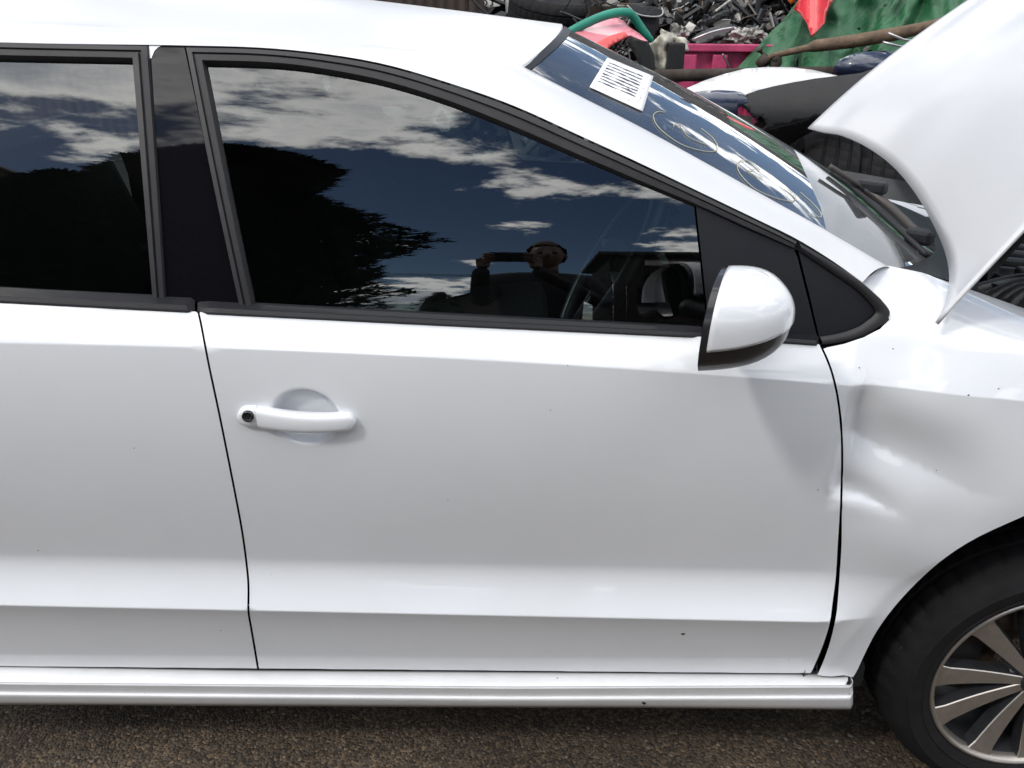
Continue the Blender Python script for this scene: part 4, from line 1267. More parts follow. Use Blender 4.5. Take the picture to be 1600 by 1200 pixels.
def hheight(x, y):
    h = np.interp(y, [2.3, 2.8, 3.4, 4.2, 5.2, 6.2, 7.4], [0.0, 0.62, 0.95, 1.25, 1.62, 1.75, 1.2])
    h *= 0.55 + 0.45 * sstep(-1.2, 0.8, x)
    h *= 1 - 0.55 * sstep(-1.5, -3.5, x) * 1.0
    h += 0.14 * noise.noise(Vector((x * 1.3, y * 1.3, 0.3))) * min(1, h)
    return max(0.0, h)
def heap():
    vs, fs = [], []
    # body of the heap
    nx, ny = 70, 50
    for i in range(nx):
        for j in range(ny):
            x = -3.5 + 9.0 * i / (nx - 1); y = 2.3 + 5.2 * j / (ny - 1)
            vs.append((x, y, hheight(x, y) - 0.05 + 0.05 * noise.noise(Vector((x * 9, y * 9, 1)))))
    fs += grid_faces(nx, ny)
    def add(v, f):
        o = len(vs); vs.extend(v); fs.extend([tuple(i + o for i in q) for q in f])
    for k in range(7400):
        x = random.uniform(-2.0, 4.6) if k % 3 else random.uniform(0.4, 2.0); y = 2.6 + 4.4 * random.random() ** 1.0
        z = hheight(x, y) + random.uniform(-0.03, 0.12)
        if k >= 3600:
            x = random.uniform(0.68, 1.75); y = random.uniform(3.42, 4.9)
            z = 1.18 + 0.30 * sstep(3.4, 4.7, y) + random.uniform(-.06, .08) + 0.05 * noise.noise(Vector((x * 3, y * 3, 5)))
        rot = Matrix.Rotation(random.uniform(0, 6.28), 3, 'Z') @ Matrix.Rotation(random.gauss(0, .7), 3, 'X') @ Matrix.Rotation(random.gauss(0, .7), 3, 'Y')
        s = random.uniform(0.05, 0.16) * (1.5 if random.random() < .12 else 1.0) * (0.46 if k >= 3600 else 1)
        ty = random.random(); c = Vector((x, y, z))
        if ty < .38:      # bent sheet
            a, b_ = s, s * random.uniform(.3, .8); bend = random.uniform(-.5, .5) * s; th = 0.006
            pts = []
            for i in range(4):
                u = -1 + 2 * i / 3
                for w in (-1, 1):
                    pts.append(Vector((a * u + random.uniform(-.15, .15) * s, b_ * w, bend * u * u + random.uniform(-.1, .1) * s)))
            p2 = [q + Vector((0, 0, th)) for q in pts]
            vv = [c + rot @ q for q in pts + p2]
            ff = grid_faces(4, 2) + [tuple(i + 8 for i in q)[::-1] for q in grid_faces(4, 2)]
            ff += [(0, 1, 9, 8), (6, 14, 15, 7)] + [(2 * i, 2 * i + 8, 2 * i + 10, 2 * i + 2) for i in range(3)] + [(2 * i + 1, 2 * i + 3, 2 * i + 11, 2 * i + 9) for i in range(3)]
            add(vv, ff)
        elif ty < .62:    # pipe or rod, often bent
            L_ = s * random.uniform(1.2, 2.8); rr = random.uniform(.006, .022)
            pth = [c + rot @ Vector((-L_, 0, 0)), c + rot @ Vector((0, random.uniform(-.3, .3) * L_, 0)), c + rot @ Vector((L_, random.uniform(-.3, .3) * L_, random.uniform(-.3, .3) * L_))]
            add(*tube_geo([Vector(q) for q in catmull([tuple(q) for q in pth], 3)], rr, 6))
        elif ty < .85:    # block / casting
            bx = [Vector((i, j, k_)) for i in (-1, 1) for j in (-1, 1) for k_ in (-1, 1)]
            d = Vector((s * .6, s * random.uniform(.25, .5), s * random.uniform(.15, .4)))
            vv = [c + rot @ Vector((q.x * d.x * random.uniform(.7, 1.1), q.y * d.y * random.uniform(.7, 1.1), q.z * d.z * random.uniform(.7, 1.1))) for q in bx]
            add(vv, [(0, 1, 3, 2), (4, 6, 7, 5), (0, 4, 5, 1), (2, 3, 7, 6), (0, 2, 6, 4), (1, 5, 7, 3)])
        else:             # ring / pulley
            ax = rot @ Vector((0, 0, 1)); R_ = s * .5
            add(*lathe_geo([(R_ * .35, -.01), (R_, -.014), (R_, .014), (R_ * .35, .01), (R_ * .35, -.01)], c, ax, 12))
    for k in range(60):   # loose cables
        x = random.uniform(0.3, 1.9); y = random.uniform(3.2, 4.6); z = 1.15 + 0.32 * sstep(3.4, 4.7, y)
        pts = [(x, y, z)]
        for q in range(5): pts.append((pts[-1][0] + random.gauss(0, .09), pts[-1][1] + random.gauss(0, .05), z + random.uniform(.0, .16)))
        add(*tube_geo([Vector(q) for q in catmull(pts, 4)], random.uniform(.003, .006), 5))
    o = mesh_obj('scrap_heap', vs, fs, HEAP, None, smooth=False)
    tag(o, 'tangled heap of dark scrap metal and broken engine parts', kind='stuff')
heap()

# pink plastic crate
PINK = mat('pink_plastic', (0.52, 0.06, 0.16), rough=0.45, var=0.35, vscale=9, bump=0.1, bscale=30)
c0 = P(1068, 72, 3.35); c1 = P(1190, 112, 3.35)
cx, cw = (c0[0] + 0.215), 0.43
crate = empty('plastic_crate', (cx, 3.75, 0.75), 'pink plastic crate heaped with scrap beside the green tarpaulin', 'crate')
ztop = c0[2]; zb = 0.75
box('front_panel', (cx, 3.37, (ztop + zb) / 2), (cw, 0.02, ztop - zb - .002), PINK, crate, None, 0.004)
box('back_panel', (cx, 4.13, (ztop + zb) / 2), (cw, 0.02, ztop - zb - .002), PINK, crate, None, 0.004)
for sx in (-1, 1): box('side_panel', (cx + sx * cw / 2, 3.75, (ztop + zb) / 2), (0.02, 0.78, ztop - zb), PINK, crate, None, 0.004)
for sx in (-.185, -.03, 0.16): box('rib', (cx + sx, 3.345, (ztop + zb) / 2 - .012), (0.075, 0.045, ztop - zb - .05), PINK, crate, None, 0.008)
box('rim', (cx, 3.345, ztop - 0.006), (cw + .03, 0.06, 0.035), PINK, crate, None, 0.006)
box('rim', (cx, 4.15, ztop - 0.006), (cw + .03, 0.06, 0.035), PINK, crate, None, 0.006)
# scrap in the crate: parts large enough to tell apart
ALU = mat('cast_aluminium', (0.30, 0.29, 0.27), rough=0.45, metal=0.6, var=0.4, vscale=25, bump=0.5, bscale=30)
BLKP = mat('black_car_plastic', (0.018, 0.018, 0.02), rough=0.35, bump=0.1, bscale=100)
def casting(px, py, Y, s, label, nm='engine_casting', mt=ALU, seed=0):
    c = Vector(P(px, py, Y)); bmc = bmesh.new()
    bmesh.ops.create_icosphere(bmc, subdivisions=3, radius=1.0)
    for v_ in bmc.verts:
        n_ = noise.noise(v_.co * 2.3 + Vector((seed, 0, 0))) + .6 * noise.noise(v_.co * 5.1 + Vector((0, seed, 0)))
        v_.co *= 0.8 + 0.65 * n_
        v_.co = Vector((v_.co.x * s[0], v_.co.y * s[1], v_.co.z * s[2])) + c
    o = bm_obj(nm, bmc, mt); return tag(o, label, 'scrap part', 'pieces of scrap on the heap')
casting(1150, 62, 3.45, (0.075, 0.06, 0.06), 'pale grey aluminium casting on the front of the pink crate', seed=3)
casting(1178, 56, 3.5, (0.065, 0.05, 0.05), 'lumpy grey casting on the crate by the tarpaulin edge', seed=8)
casting(1060, 55, 3.4, (0.06, 0.05, 0.06), 'bright bent bracket lump above the crate corner', seed=13)
def lamp_unit(px, py, Y, w, h, ang, label):
    c = Vector(P(px, py, Y)); vs = []
    N = 14
    rot = Matrix.Rotation(ang, 3, 'Y')
    for i in range(N + 1):
        u = -1 + 2 * i / N
        for j in range(9):
            a = math.pi * j / 8
            hh = h * math.sqrt(max(0.0, 1 - abs(u) ** 2.4)) + .004
            vs.append(c + rot @ Vector((w * u, -0.07 * math.sin(a) * math.sqrt(max(0, 1 - u * u)) , hh * math.cos(a) + 0.012 * u * u)))
    o = mesh_obj('lamp_housing', vs, grid_faces(N + 1, 9), BLKP)
    sm = o.modifiers.new('t', 'SOLIDIFY'); sm.thickness = 0.02
    return tag(o, label, 'scrap part', 'pieces of scrap on the heap')
o = slab('lamp_housing', [(1076, 63), (1090, 52), (1108, 44), (1128, 39), (1146, 37), (1156, 42), (1150, 50), (1141, 49), (1132, 57), (1118, 58), (1104, 66), (1088, 70), (1082, 66)], lambda a, b: 3.36 + 0.05 * ((a - 1116) / 40) ** 2 + 0.0025 * (70 - b), BLKP, 0.03, step=5)
tag(o, 'broken black plastic car lamp housing lying on the crate scrap', 'scrap part', 'pieces of scrap on the heap')
tube('bright_edge', catmull([P(1082, 62, 3.35), P(1104, 53, 3.33), P(1124, 47, 3.33), P(1146, 43, 3.36)], 5), 0.006, SILVERP, o, seg=6)  # silver tube added as a highlight along the housing edge
o = slab('bumper_fragment', [(1092, 34), (1112, 26), (1134, 16), (1150, 12), (1152, 18), (1138, 26), (1120, 34), (1104, 42)], lambda a, b: 3.62 + 0.04 * math.sin(a / 9), BLKP, 0.02, step=5)
tag(o, 'torn black plastic trim panel higher up the heap than the lamp', 'scrap part', 'pieces of scrap on the heap')
tube('metal_rod', [P(1118, 18, 3.6), P(1160, -14, 3.8)], 0.008, ALU)
tag(bpy.data.objects['metal_rod'], 'thin straight metal rod sticking up out of the heap', 'rod', 'pieces of scrap on the heap')

# tarpaulin draped over the heap
TARP = mat('green_tarpaulin', (0.018, 0.105, 0.042), rough=0.5, var=0.3, vscale=5, bump=0.25, bscale=120)
NTx, NTy = 90, 60
vs = []
for j in range(NTy):
    fy = j / (NTy - 1); py = 128 - 240 * fy
    xl = float(np.interp(py, [-112, 0, 22, 60, 108, 128], [1330, 1246, 1232, 1196, 1150, 1138]))
    for i in range(NTx):
        fx = i / (NTx - 1); px = xl + (1720 - xl) * fx
        Y = 3.05 + 0.9 * fy ** 0.8 - 0.05 * fx
        Y += 0.16 * noise.noise(Vector((px / 55 + fy * 1.2, fy * 1.6, 0.5))) + 0.20 * abs(noise.noise(Vector((px / 24 - fy * 2.4, fy * 2.2, 3.5)))) - 0.05
        Y += 0.05 * noise.noise(Vector((px / 11, fy * 9, 7.5)))
        vs.append(P(px + 5 * noise.noise(Vector((fy * 8, 0, 1))) * (1 - fx), py, Y))
tarp = orient(mesh_obj('green_tarpaulin', vs, grid_faces(NTy, NTx), TARP), CAM)
sm = tarp.modifiers.new('t', 'SOLIDIFY'); sm.thickness = 0.004
tag(tarp, 'creased green tarpaulin draped over the scrap heap', 'tarpaulin')
# red panel lying on it, orange scrap next to it
REDP = mat('red_paint', (0.55, 0.012, 0.018), rough=0.3, coat=0.6, var=0.15, vscale=6, spots=((0.6, 0.45, 0.45), 30, 0.2))
o = slab('red_bodywork', [(1240, 14), (1252, -8), (1262, -30), (1310, -30), (1302, 0), (1292, 18), (1289, 36), (1268, 56), (1260, 34), (1250, 21)], lambda a, b: 3.25 + 0.004 * (30 - b) + 0.05 * ((a - 1275) / 25) ** 2, REDP, 0.012)
tag(o, 'broken piece of red car bodywork lying on the green tarpaulin', 'body panel')
o = slab('orange_panel', [(1228, -4), (1244, -12), (1241, 3), (1236, 7)], lambda a, b: 3.5, mat('orange_plastic', (0.75, 0.16, 0.03), rough=0.5), 0.01)
tag(o, 'small orange plastic scrap at the top edge of the tarpaulin', 'scrap part')
# rusty shaft and pipe
RUST = mat('rusty_steel', (0.14, 0.095, 0.062), rough=0.75, metal=0.2, var=0.5, vscale=22, bump=0.3, bscale=80)
RUSTD = mat('dark_rust', (0.045, 0.034, 0.028), rough=0.8, metal=0.2, var=0.5, vscale=18, bump=0.3, bscale=60)
sh_ = empty('drive_shaft', tuple(P(1190, 96, 2.85)), 'rusty brown steel shaft lying across the green tarpaulin', 'shaft')
pth = [P(1194, 97, 2.85), P(1205, 88, 2.84), P(1225, 83, 2.83), P(1262, 75, 2.82), P(1272, 72, 2.82), P(1330, 65, 2.80), P(1395, 54, 2.76), P(1440, 44, 2.74), P(1500, 30, 2.7)]
tube('shaft_tube', pth, [.012, .013, .014, .016, .026, .029, .029, .024, .024], RUST, sh_, seg=14)
tube('shaft_joint', [P(1188, 92, 2.86), P(1197, 101, 2.84)], [.03, .03], RUSTD, sh_, seg=10)
tube('ball_joint', catmull([P(1186, 76, 2.86), P(1190, 82, 2.86), P(1198, 89, 2.85)], 4), [.016, .018, .014, .008, .007, .007, .008, .009, .009], RUSTD, sh_, seg=10)
tube('arm_link', catmull([P(1212, 88, 2.84), P(1214, 98, 2.84), P(1205, 106, 2.84)], 4), .022, RUSTD, sh_, seg=10)
o = tube('steel_pipe', [P(1000, 119, 2.75), P(1100, 117, 2.75), P(1210, 115, 2.75), P(1300, 113, 2.75)], 0.026, RUSTD, None, seg=16)
tag(o, 'dark rusty steel pipe lying level in front of the pink crate', 'pipe')

# white bumper with its black underside, dark blue bumper below
WHB = mat('white_plastic', (0.72, 0.72, 0.72), rough=0.4, coat=0.4, var=0.05, vscale=6, spots=((0.4, 0.3, 0.2), 24, 0.12))
wb = slab('white_bumper', [(1072, 138), (1100, 126), (1130, 116), (1165, 107), (1200, 104.5), (1235, 105), (1270, 109), (1308, 118), (1275, 122), (1240, 128), (1210, 134), (1185, 140), (1166, 147), (1156, 142), (1130, 139.5), (1100, 141), (1078, 145)], lambda a, b: 2.05 + (146 - b) * 0.010 + 0.03 * noise.noise(Vector((a / 30, b / 20, 0))), WHB, 0.008)
tag(wb, 'torn white plastic bumper with black lining lying behind the windscreen', 'bumper')
BLK2 = mat('black_lining', (0.010, 0.010, 0.011), rough=0.65, bump=0.15, bscale=60, var=0.3, vscale=10)
slab('bumper_lining', [(1166, 147.5), (1185, 140.5), (1210, 134.5), (1240, 128.5), (1275, 122.5), (1308, 118.5), (1345, 114), (1400, 96), (1380, 150), (1330, 190), (1285, 180), (1250, 188), (1225, 194), (1200, 202), (1193, 203), (1198, 196), (1194, 186), (1188, 181), (1178, 184), (1170, 172), (1164, 166), (1156, 163), (1168, 158)], lambda a, b: 2.06 - (b - 118) * 0.0016 + 0.05 * ((b - 160) / 40) ** 2, BLK2, 0.006, wb)
slab('bumper_lip', [(1186, 205), (1225, 196), (1250, 190), (1278, 181), (1286, 186), (1284, 196), (1272, 204), (1240, 222), (1215, 240), (1190, 225)], lambda a, b: 1.99 + (b - 185) * 0.003, mat('black_gloss_plastic', (0.008, 0.008, 0.009), rough=0.5), 0.01, wb)
NAVY = mat('navy_paint', (0.012, 0.022, 0.055), rough=0.35, coat=0.9, var=0.2, vscale=9, spots=((0.5, 0.5, 0.5), 40, 0.12))
o = slab('navy_bumper', [(1064, 148), (1085, 144.5), (1120, 141), (1148, 142), (1160, 146), (1167, 153), (1170, 160), (1158, 165), (1153, 170), (1154, 200), (1165, 235), (1110, 215), (1080, 175)], lambda a, b: 1.96 - 0.05 * sstep(141, 152, b) + 0.09 * sstep(160, 230, b), NAVY, 0.012)
tag(o, 'scuffed navy blue bumper lying under the white bumper', 'bumper')
o = slab('navy_mirror_shell', [(1300, 122), (1303, 104), (1312, 93), (1328, 86), (1350, 81), (1380, 79), (1410, 82), (1420, 110), (1390, 135), (1330, 132)], lambda a, b: 2.55 - 0.14 * max(0, 1 - ((a - 1355) / 58) ** 2 - ((b - 106) / 30) ** 2) ** .5, NAVY, 0.02, step=5)
tag(o, 'rounded navy blue body part poking up behind the raised bonnet', 'body panel')
for k, (a, b_) in enumerate((((1388, 52), (1412, 62)), ((1380, 66), (1405, 72)))):
    o = tube('chrome_strip', [P(*a, 2.5), P(*b_, 2.5), P(b_[0] + 30, b_[1] + 4, 2.5)], 0.012, SILVERP, None, seg=8, squash=.4)
    tag(o, ('upper' if k == 0 else 'lower') + ' of two short bright metal strips beside the bonnet edge', 'trim strip')

# tyres standing behind the bonnet edge
tprof = [(0.20, 0.02), (0.235, -.004), (0.27, 0.004), (0.288, 0.02), (0.297, 0.034), (0.300, 0.045), (0.291, 0.048), (0.291, 0.056), (0.301, 0.059), (0.302, 0.092), (0.293, 0.095), (0.293, 0.105), (0.302, 0.108), (0.301, 0.141), (0.291, 0.144), (0.291, 0.152), (0.300, 0.155), (0.297, 0.166), (0.288, 0.18), (0.27, 0.196), (0.235, 0.204), (0.20, 0.18)]
def tread_tyre(o_, axis, label, grp='tyres standing behind the car'):
    v, f = lathe_geo(tprof, o_, axis, 120); n = len(tprof); oo = Vector(o_); ax = Vector(axis).normalized()
    for k in range(120):
        if k % 4 == 0:
            for j in (3, 4, 5, 16, 17, 18):
                p = v[k * n + j]; d = p - oo; v[k * n + j] = p - (d - ax * d.dot(ax)).normalized() * .007
        if k % 3 == 0:
            for j in (8, 9, 12, 13):
                p = v[k * n + j]; d = p - oo; v[k * n + j] = p - (d - ax * d.dot(ax)).normalized() * .006
    o = sharp(mesh_obj('tyre', v, f, TYRE), 35); return tag(o, label, 'tyre', grp)
tz = P(1340, 205, 2.15)
for k, lb in enumerate(('worn black tyre standing upright, nearest the black bumper lining', 'middle of the upright tyres seen under the bonnet edge', 'upright black tyre closest to the bonnet corner')):
    q = P(1262 + 74 * k, 262, 1.98 + .04 * k)
    tread_tyre((q[0], 2.22 + .03 * k, 0.80 - 0.035 * k), (0.97, -0.16, -0.20), lb)
# pallet stack carrying the tyres
WOODP = mat('grey_pallet_wood', (0.16, 0.12, 0.08), rough=0.85, var=0.4, vscale=6, bump=0.3, bscale=40)
pal = empty('pallet_stack', (1.45, 2.25, 0), 'stack of weathered wooden pallets under the upright tyres', 'pallets')
for L_ in range(3):
    for k in range(5): box('deck_board', (1.45, 1.95 + .15 * k, 0.14 * L_ + .125), (1.0, 0.11, 0.02), WOODP, pal, None, 0.003)
    for k in range(3): box('bearer', (1.05 + .4 * k, 2.25, 0.14 * L_ + .056), (0.09, 0.7, 0.11), WOODP, pal, None, 0.004)

# left part: red wing, green trim, sack, seats
REDW = mat('faded_red_paint', (0.66, 0.20, 0.25), rough=0.45, coat=0.5, var=0.12, vscale=6)
o = slab('red_wing', [(884, 60), (905, 46), (930, 33), (945, 27.5), (965, 28), (975, 33), (985, 43), (1000, 53), (1012, 64), (998, 61), (990, 58), (982, 55), (960, 66), (943, 78), (925, 70), (900, 62)], lambda a, b: 2.75 + (78 - b) * 0.010 + 0.0 * a, REDW, 0.008)
tag(o, 'faded red car wing lying beyond the windscreen', 'body panel')
slab('wing_side', [(924, 71), (943, 79.5), (960, 67), (982, 56), (975, 49), (950, 57)], lambda a, b: 2.70 + (80 - b) * 0.002, mat('red_side', (0.60, 0.05, 0.05), rough=0.4, coat=0.5), 0.006, o)
slab('wing_liner', [(983, 55.5), (991, 59), (999, 62), (1013, 65), (1022, 85), (1024, 110), (1020, 122), (1005, 115), (992, 85), (978, 66)], lambda a, b: 2.72 + .06 * ((a - 1000) / 20) ** 2, BLK2, 0.008, o)
GRN = mat('teal_plastic', (0.008, 0.22, 0.15), rough=0.4, var=0.2)
o = tube('green_trim', catmull([P(860, 72, 3.05), P(880, 57, 3.05), P(905, 42, 3.05), P(935, 28, 3.08), (P(960, 20.5, 3.1)), P(978, 19.5, 3.12), P(988, 24, 3.14), P(998, 38, 3.16), P(1010, 55, 3.18), P(1016, 64, 3.2)], 5), 0.018, GRN, None, seg=12, squash=1.15)
tag(o, 'teal green plastic trim arching over the faded red wing', 'trim')
SACK = mat('dirty_sack', (0.46, 0.44, 0.38), rough=0.85, var=0.3, vscale=10, bump=0.5, bscale=25)
o = slab('white_sack', [(1016, 70), (1028, 57), (1040, 48), (1050, 52), (1064, 62), (1068, 80), (1052, 74), (1043, 78), (1042, 110), (1028, 118), (1020, 95)], lambda a, b: 3.05 + 0.05 * math.sin(a / 4.5) + 0.04 * noise.noise(Vector((a / 9, b / 14, 0))), SACK, 0.03, step=4)
tag(o, 'crumpled dirty white sack beside the pink crate', 'sack')
o = box('black_box', P(1054, 97, 3.0), (0.075, 0.10, 0.17), BLK2, None, None, 0.008)
tag(o, 'small upright black plastic box between the sack and the crate', 'box')
PALE_P = mat('pale_piping', (0.4, 0.4, 0.4), rough=.7)
def car_seat(c, rz, tilt, label):
    s = empty('car_seat', c, label, 'car seat', 'car seats on the scrap heap')
    R_ = Matrix.Rotation(rz, 3, 'Z') @ Matrix.Rotation(tilt, 3, 'Y'); C_ = Vector(c)
    grey = mat('grey_seat_cloth', (0.055, 0.056, 0.06), rough=0.9, bump=0.3, bscale=200, var=0.2, vscale=20)
    def pc(nm, q, d, bev): 
        bmq = bmesh.new(); box_bm(bmq, (0, 0, 0), d, None, bev)
        bmesh.ops.transform(bmq, matrix=Matrix.Translation(C_ + R_ @ Vector(q)) @ R_.to_4x4(), verts=bmq.verts)
        bm_obj(nm, bmq, grey, s, True)
    pc('seat_cushion', (0.05, 0, 0.10), (0.48, 0.5, 0.16), .05)
    pc('seat_back', (-0.22, 0, 0.42), (0.14, 0.48, 0.60), .05)
    pc('head_rest', (-0.22, 0, 0.80), (0.09, 0.26, 0.16), .04)
    for sy in (-.22, .22): pc('seat_bolster', (-0.17, sy, 0.40), (0.12, 0.07, 0.48), .03)
    return s
cs = empty('car_seat', tuple(P(1008, 30, 3.6)), 'dark car seat cushion with pale piping above the teal trim', 'car seat', 'car seats on the scrap heap')
GS = mat('grey_seat_cloth', (0.055, 0.056, 0.06), rough=0.9, bump=0.3, bscale=200, var=0.2, vscale=20)
slab('seat_cushion', [(981, 8), (990, 6), (1010, 9), (1034, 12), (1036, 20), (1030, 25), (1012, 25), (998, 22), (990, 17)], lambda a, b: 3.60 + 0.05 * ((a - 1010) / 25) ** 2, GS, 0.12, cs, step=4)
slab('seat_side', [(990, 18), (998, 23), (1012, 26), (1030, 26), (1030, 44), (1018, 62), (1004, 44)], lambda a, b: 3.63, mat('seat_side_cloth', (0.014, 0.014, 0.016), rough=.9), 0.10, cs, step=5)
tube('piping', catmull([P(980, 8, 3.58), P(989, 17, 3.57), P(998, 22.5, 3.56), P(1012, 25.5, 3.56), P(1030, 25.5, 3.57), P(1036, 20, 3.58), P(1034, 12, 3.6)], 4), 0.004, PALE_P, cs, seg=6)
q = P(1040, 45, 4.2); car_seat((q[0] + .02, 4.25, q[2] - .25), -1.8, 0.05, 'grey car seat standing upright left of the scrap pile')
q = P(925, 22, 4.6); car_seat((q[0], 4.6, q[2] - .3), -1.0, -0.3, 'dark car seat half hidden behind the teal trim')
# leaning pale door frames and white board by the wall
PALE = mat('pale_aluminium', (0.45, 0.45, 0.44), rough=0.45, metal=0.3, var=0.2)
fr_ = empty('aluminium_frame', tuple(P(800, 30, 5.2)), 'pale aluminium frame leaning behind the roof of the car', 'frame')
for a, b_ in (((795, -40), (797, 40)), ((802, -40), (803, 40)), ((846, -40), (842, 40)), ((825, -30), (812, 34)), ((790, -38), (850, -38)), ((833, -30), (822, 36))):
    tube('frame_bar', [P(*a, 5.2), P(*b_, 5.2)], 0.028, PALE, fr_, seg=4)
wbd = slab('white_board', [(750, -30), (786, -30), (788, 8), (765, 13), (757, 8)], lambda a, b: 5.5, mat('white_board_paint', (0.75, 0.75, 0.73), rough=0.5), 0.02)
tag(wbd, 'white board with thin black scrolls beside the aluminium frame', 'board')
for q in ([(757, 6), (755, 2), (759, 1), (761, 5), (758, 8)], [(766, 9), (770, 7), (769, 3), (774, 0), (778, 4), (779, -8)], [(783, 6), (780, 2), (784, -4), (782, -12)]):
    tube('scroll', catmull([P(a, b_, 5.46) for a, b_ in q], 4), 0.006, BLK2, wbd, seg=6)
tread_tyre(tuple(P(862, 42, 4.9)), (0.1, -0.25, 0.95), 'black tyre lying flat on the scrap behind the roof corner', 'tyres on the heap')
# weed
LEAF = mat('weed_leaf', (0.06, 0.12, 0.03), rough=0.6, var=0.4, vscale=30)
wd = empty('leafy_weed', tuple(P(885, 40, 5.0)), 'small green leafy weed growing by the yard wall', 'weed')
vs, fs = [], []
for k in range(90):
    c = Vector(P(886 + random.gauss(0, 7), 14 + random.gauss(0, 14), 5.0 + random.gauss(0, .08)))
    rot = Matrix.Rotation(random.uniform(0, 6.3), 3, 'Z') @ Matrix.Rotation(random.gauss(0, .8), 3, 'X'); s = random.uniform(.02, .04)
    o_ = len(vs); vs += [c + rot @ Vector(q) * s for q in ((-1, 0, 0), (0, .5, .1), (1, 0, 0), (0, -.5, .1))]; fs.append((o_, o_ + 1, o_ + 2, o_ + 3))
fo = mesh_obj('foliage', vs, fs, LEAF, wd, smooth=False)
tube('stem', [P(886, 60, 5.0), P(884, 20, 5.0), P(888, -10, 5.0)], 0.01, LEAF, wd, seg=6)
post = box('timber_post', P(876, 10, 5.4), (0.08, 0.08, 3.0), mat('yellow_post', (0.16, 0.13, 0.05), rough=0.8, var=0.3), None, None, 0.01)
tag(post, 'ochre timber post by the leafy weed at the yard wall', 'post')

# ================================================================== BEHIND THE PHOTOGRAPHER (seen in the window reflections)
BARK = mat('bark', (0.06, 0.045, 0.035), rough=0.9, var=0.4, vscale=8, bump=0.6, bscale=20)
CONIF = mat('conifer_green', (0.022, 0.040, 0.018), rough=0.7, var=0.5, vscale=3)
def conifer(base, prof, label, n, seed, grp='trees behind the photographer', spray=0.42):
    """prof: list of (z, radius); feathery sprays on drooping limbs, uneven outline"""
    rnd = random.Random(seed); b0 = Vector(base)
    zs = [q[0] for q in prof]; rs = [q[1] for q in prof]; H = zs[-1]
    t = empty('conifer_tree', base, label, 'tree', grp)
    tube('trunk', [b0, b0 + Vector((.1, 0, H * .4)), b0 + Vector((0, .1, H * .93))], [0.35, 0.24, 0.04], BARK, t, seg=10)
    vs, fs = [], []
    limbs = []
    for k in range(n):
        u = rnd.random(); z = zs[0] + (H - zs[0]) * u ** 0.9
        R_ = float(np.interp(z, zs, rs)); a = rnd.uniform(0, 6.283)
        lob = 0.96 + 0.16 * math.sin(a * 3 + z * .9 + seed) + 0.38 * noise.noise(Vector((math.cos(a) * 1.6, math.sin(a) * 1.6 + seed, z * 1.1)))
        rad = R_ * lob * (0.45 + 0.6 * rnd.random() ** 0.5)
        d = Vector((math.cos(a), math.sin(a), 0)); c = b0 + Vector((0, 0, z)) + d * rad
        dirv = (d + Vector((0, 0, rnd.uniform(-.25, .75)))).normalized(); side = dirv.cross(Vector((0, 0, 1))).normalized()
        side = (side + Vector((0, 0, rnd.uniform(-.6, .6)))).normalized()
        s = spray * rnd.uniform(.5, 1.25)
        o_ = len(vs)
        # a pointed feathery spray: a spine with five leaflets
        vs += [c - dirv * s * .5 - side * s * .10, c - dirv * s * .5 + side * s * .10, c + side * s * .22, c + dirv * s * .9, c - side * s * .22]
        fs += [(o_, o_ + 1, o_ + 2, o_ + 3, o_ + 4)]
        for sg in (-1, 1):
            o2 = len(vs); q = c - dirv * s * rnd.uniform(0, .3)
            vs += [q, q + (dirv * .45 + side * sg * .75) * s * .8, q + (dirv * .55 + side * sg * .2) * s * .6]
            fs += [(o2, o2 + 1, o2 + 2)]
    mesh_obj('crown', vs, fs, CONIF, t, smooth=False)
    for k in range(26):
        z = zs[0] + (H * .9 - zs[0]) * k / 26; a = rnd.uniform(0, 6.283); R_ = float(np.interp(z, zs, rs)) * .8
        d = Vector((math.cos(a), math.sin(a), .15))
        tube('limb', [b0 + Vector((0, 0, z)), b0 + Vector((0, 0, z)) + d * R_], [0.06, 0.012], BARK, t, seg=5)
    # dense core so the crown is not see-through
    v, f = lathe_geo([(0.01, zs[0])] + [(r_ * .66 + .01, z_) for z_, r_ in prof] , b0, (0, 0, 1), 14)
    v = [q + Vector((noise.noise(q * .8), noise.noise(q * .8 + Vector((9, 0, 0))), 0)) * .5 for q in v]
    mesh_obj('inner_foliage', v, f, CONIF, t, smooth=False)
    return t
conifer((-6.3, -14.0, 0), [(0.6, 2.6), (2.0, 3.6), (3.4, 3.9), (5.2, 3.6), (6.4, 3.3), (8.1, 2.75), (9.2, 2.3), (10.8, 1.7), (11.6, 1.1), (12.2, .15)], 'tall dark conifer reflected in the front door window', 30000, 3, spray=0.36)
conifer((-10.4, -15.0, 0), [(0.6, 2.0), (2.5, 2.7), (5, 2.6), (7.5, 2.1), (9.4, 1.4), (10.8, .1)], 'shorter dark conifer reflected in the rear door window', 10000, 9)
conifer((-2.8, -26.0, 0), [(0.5, 0.5), (1.5, 1.0), (2.6, .9), (3.6, .55), (4.3, .1)], 'small distant bushy tree reflected low in the front door window', 900, 21, spray=0.22)
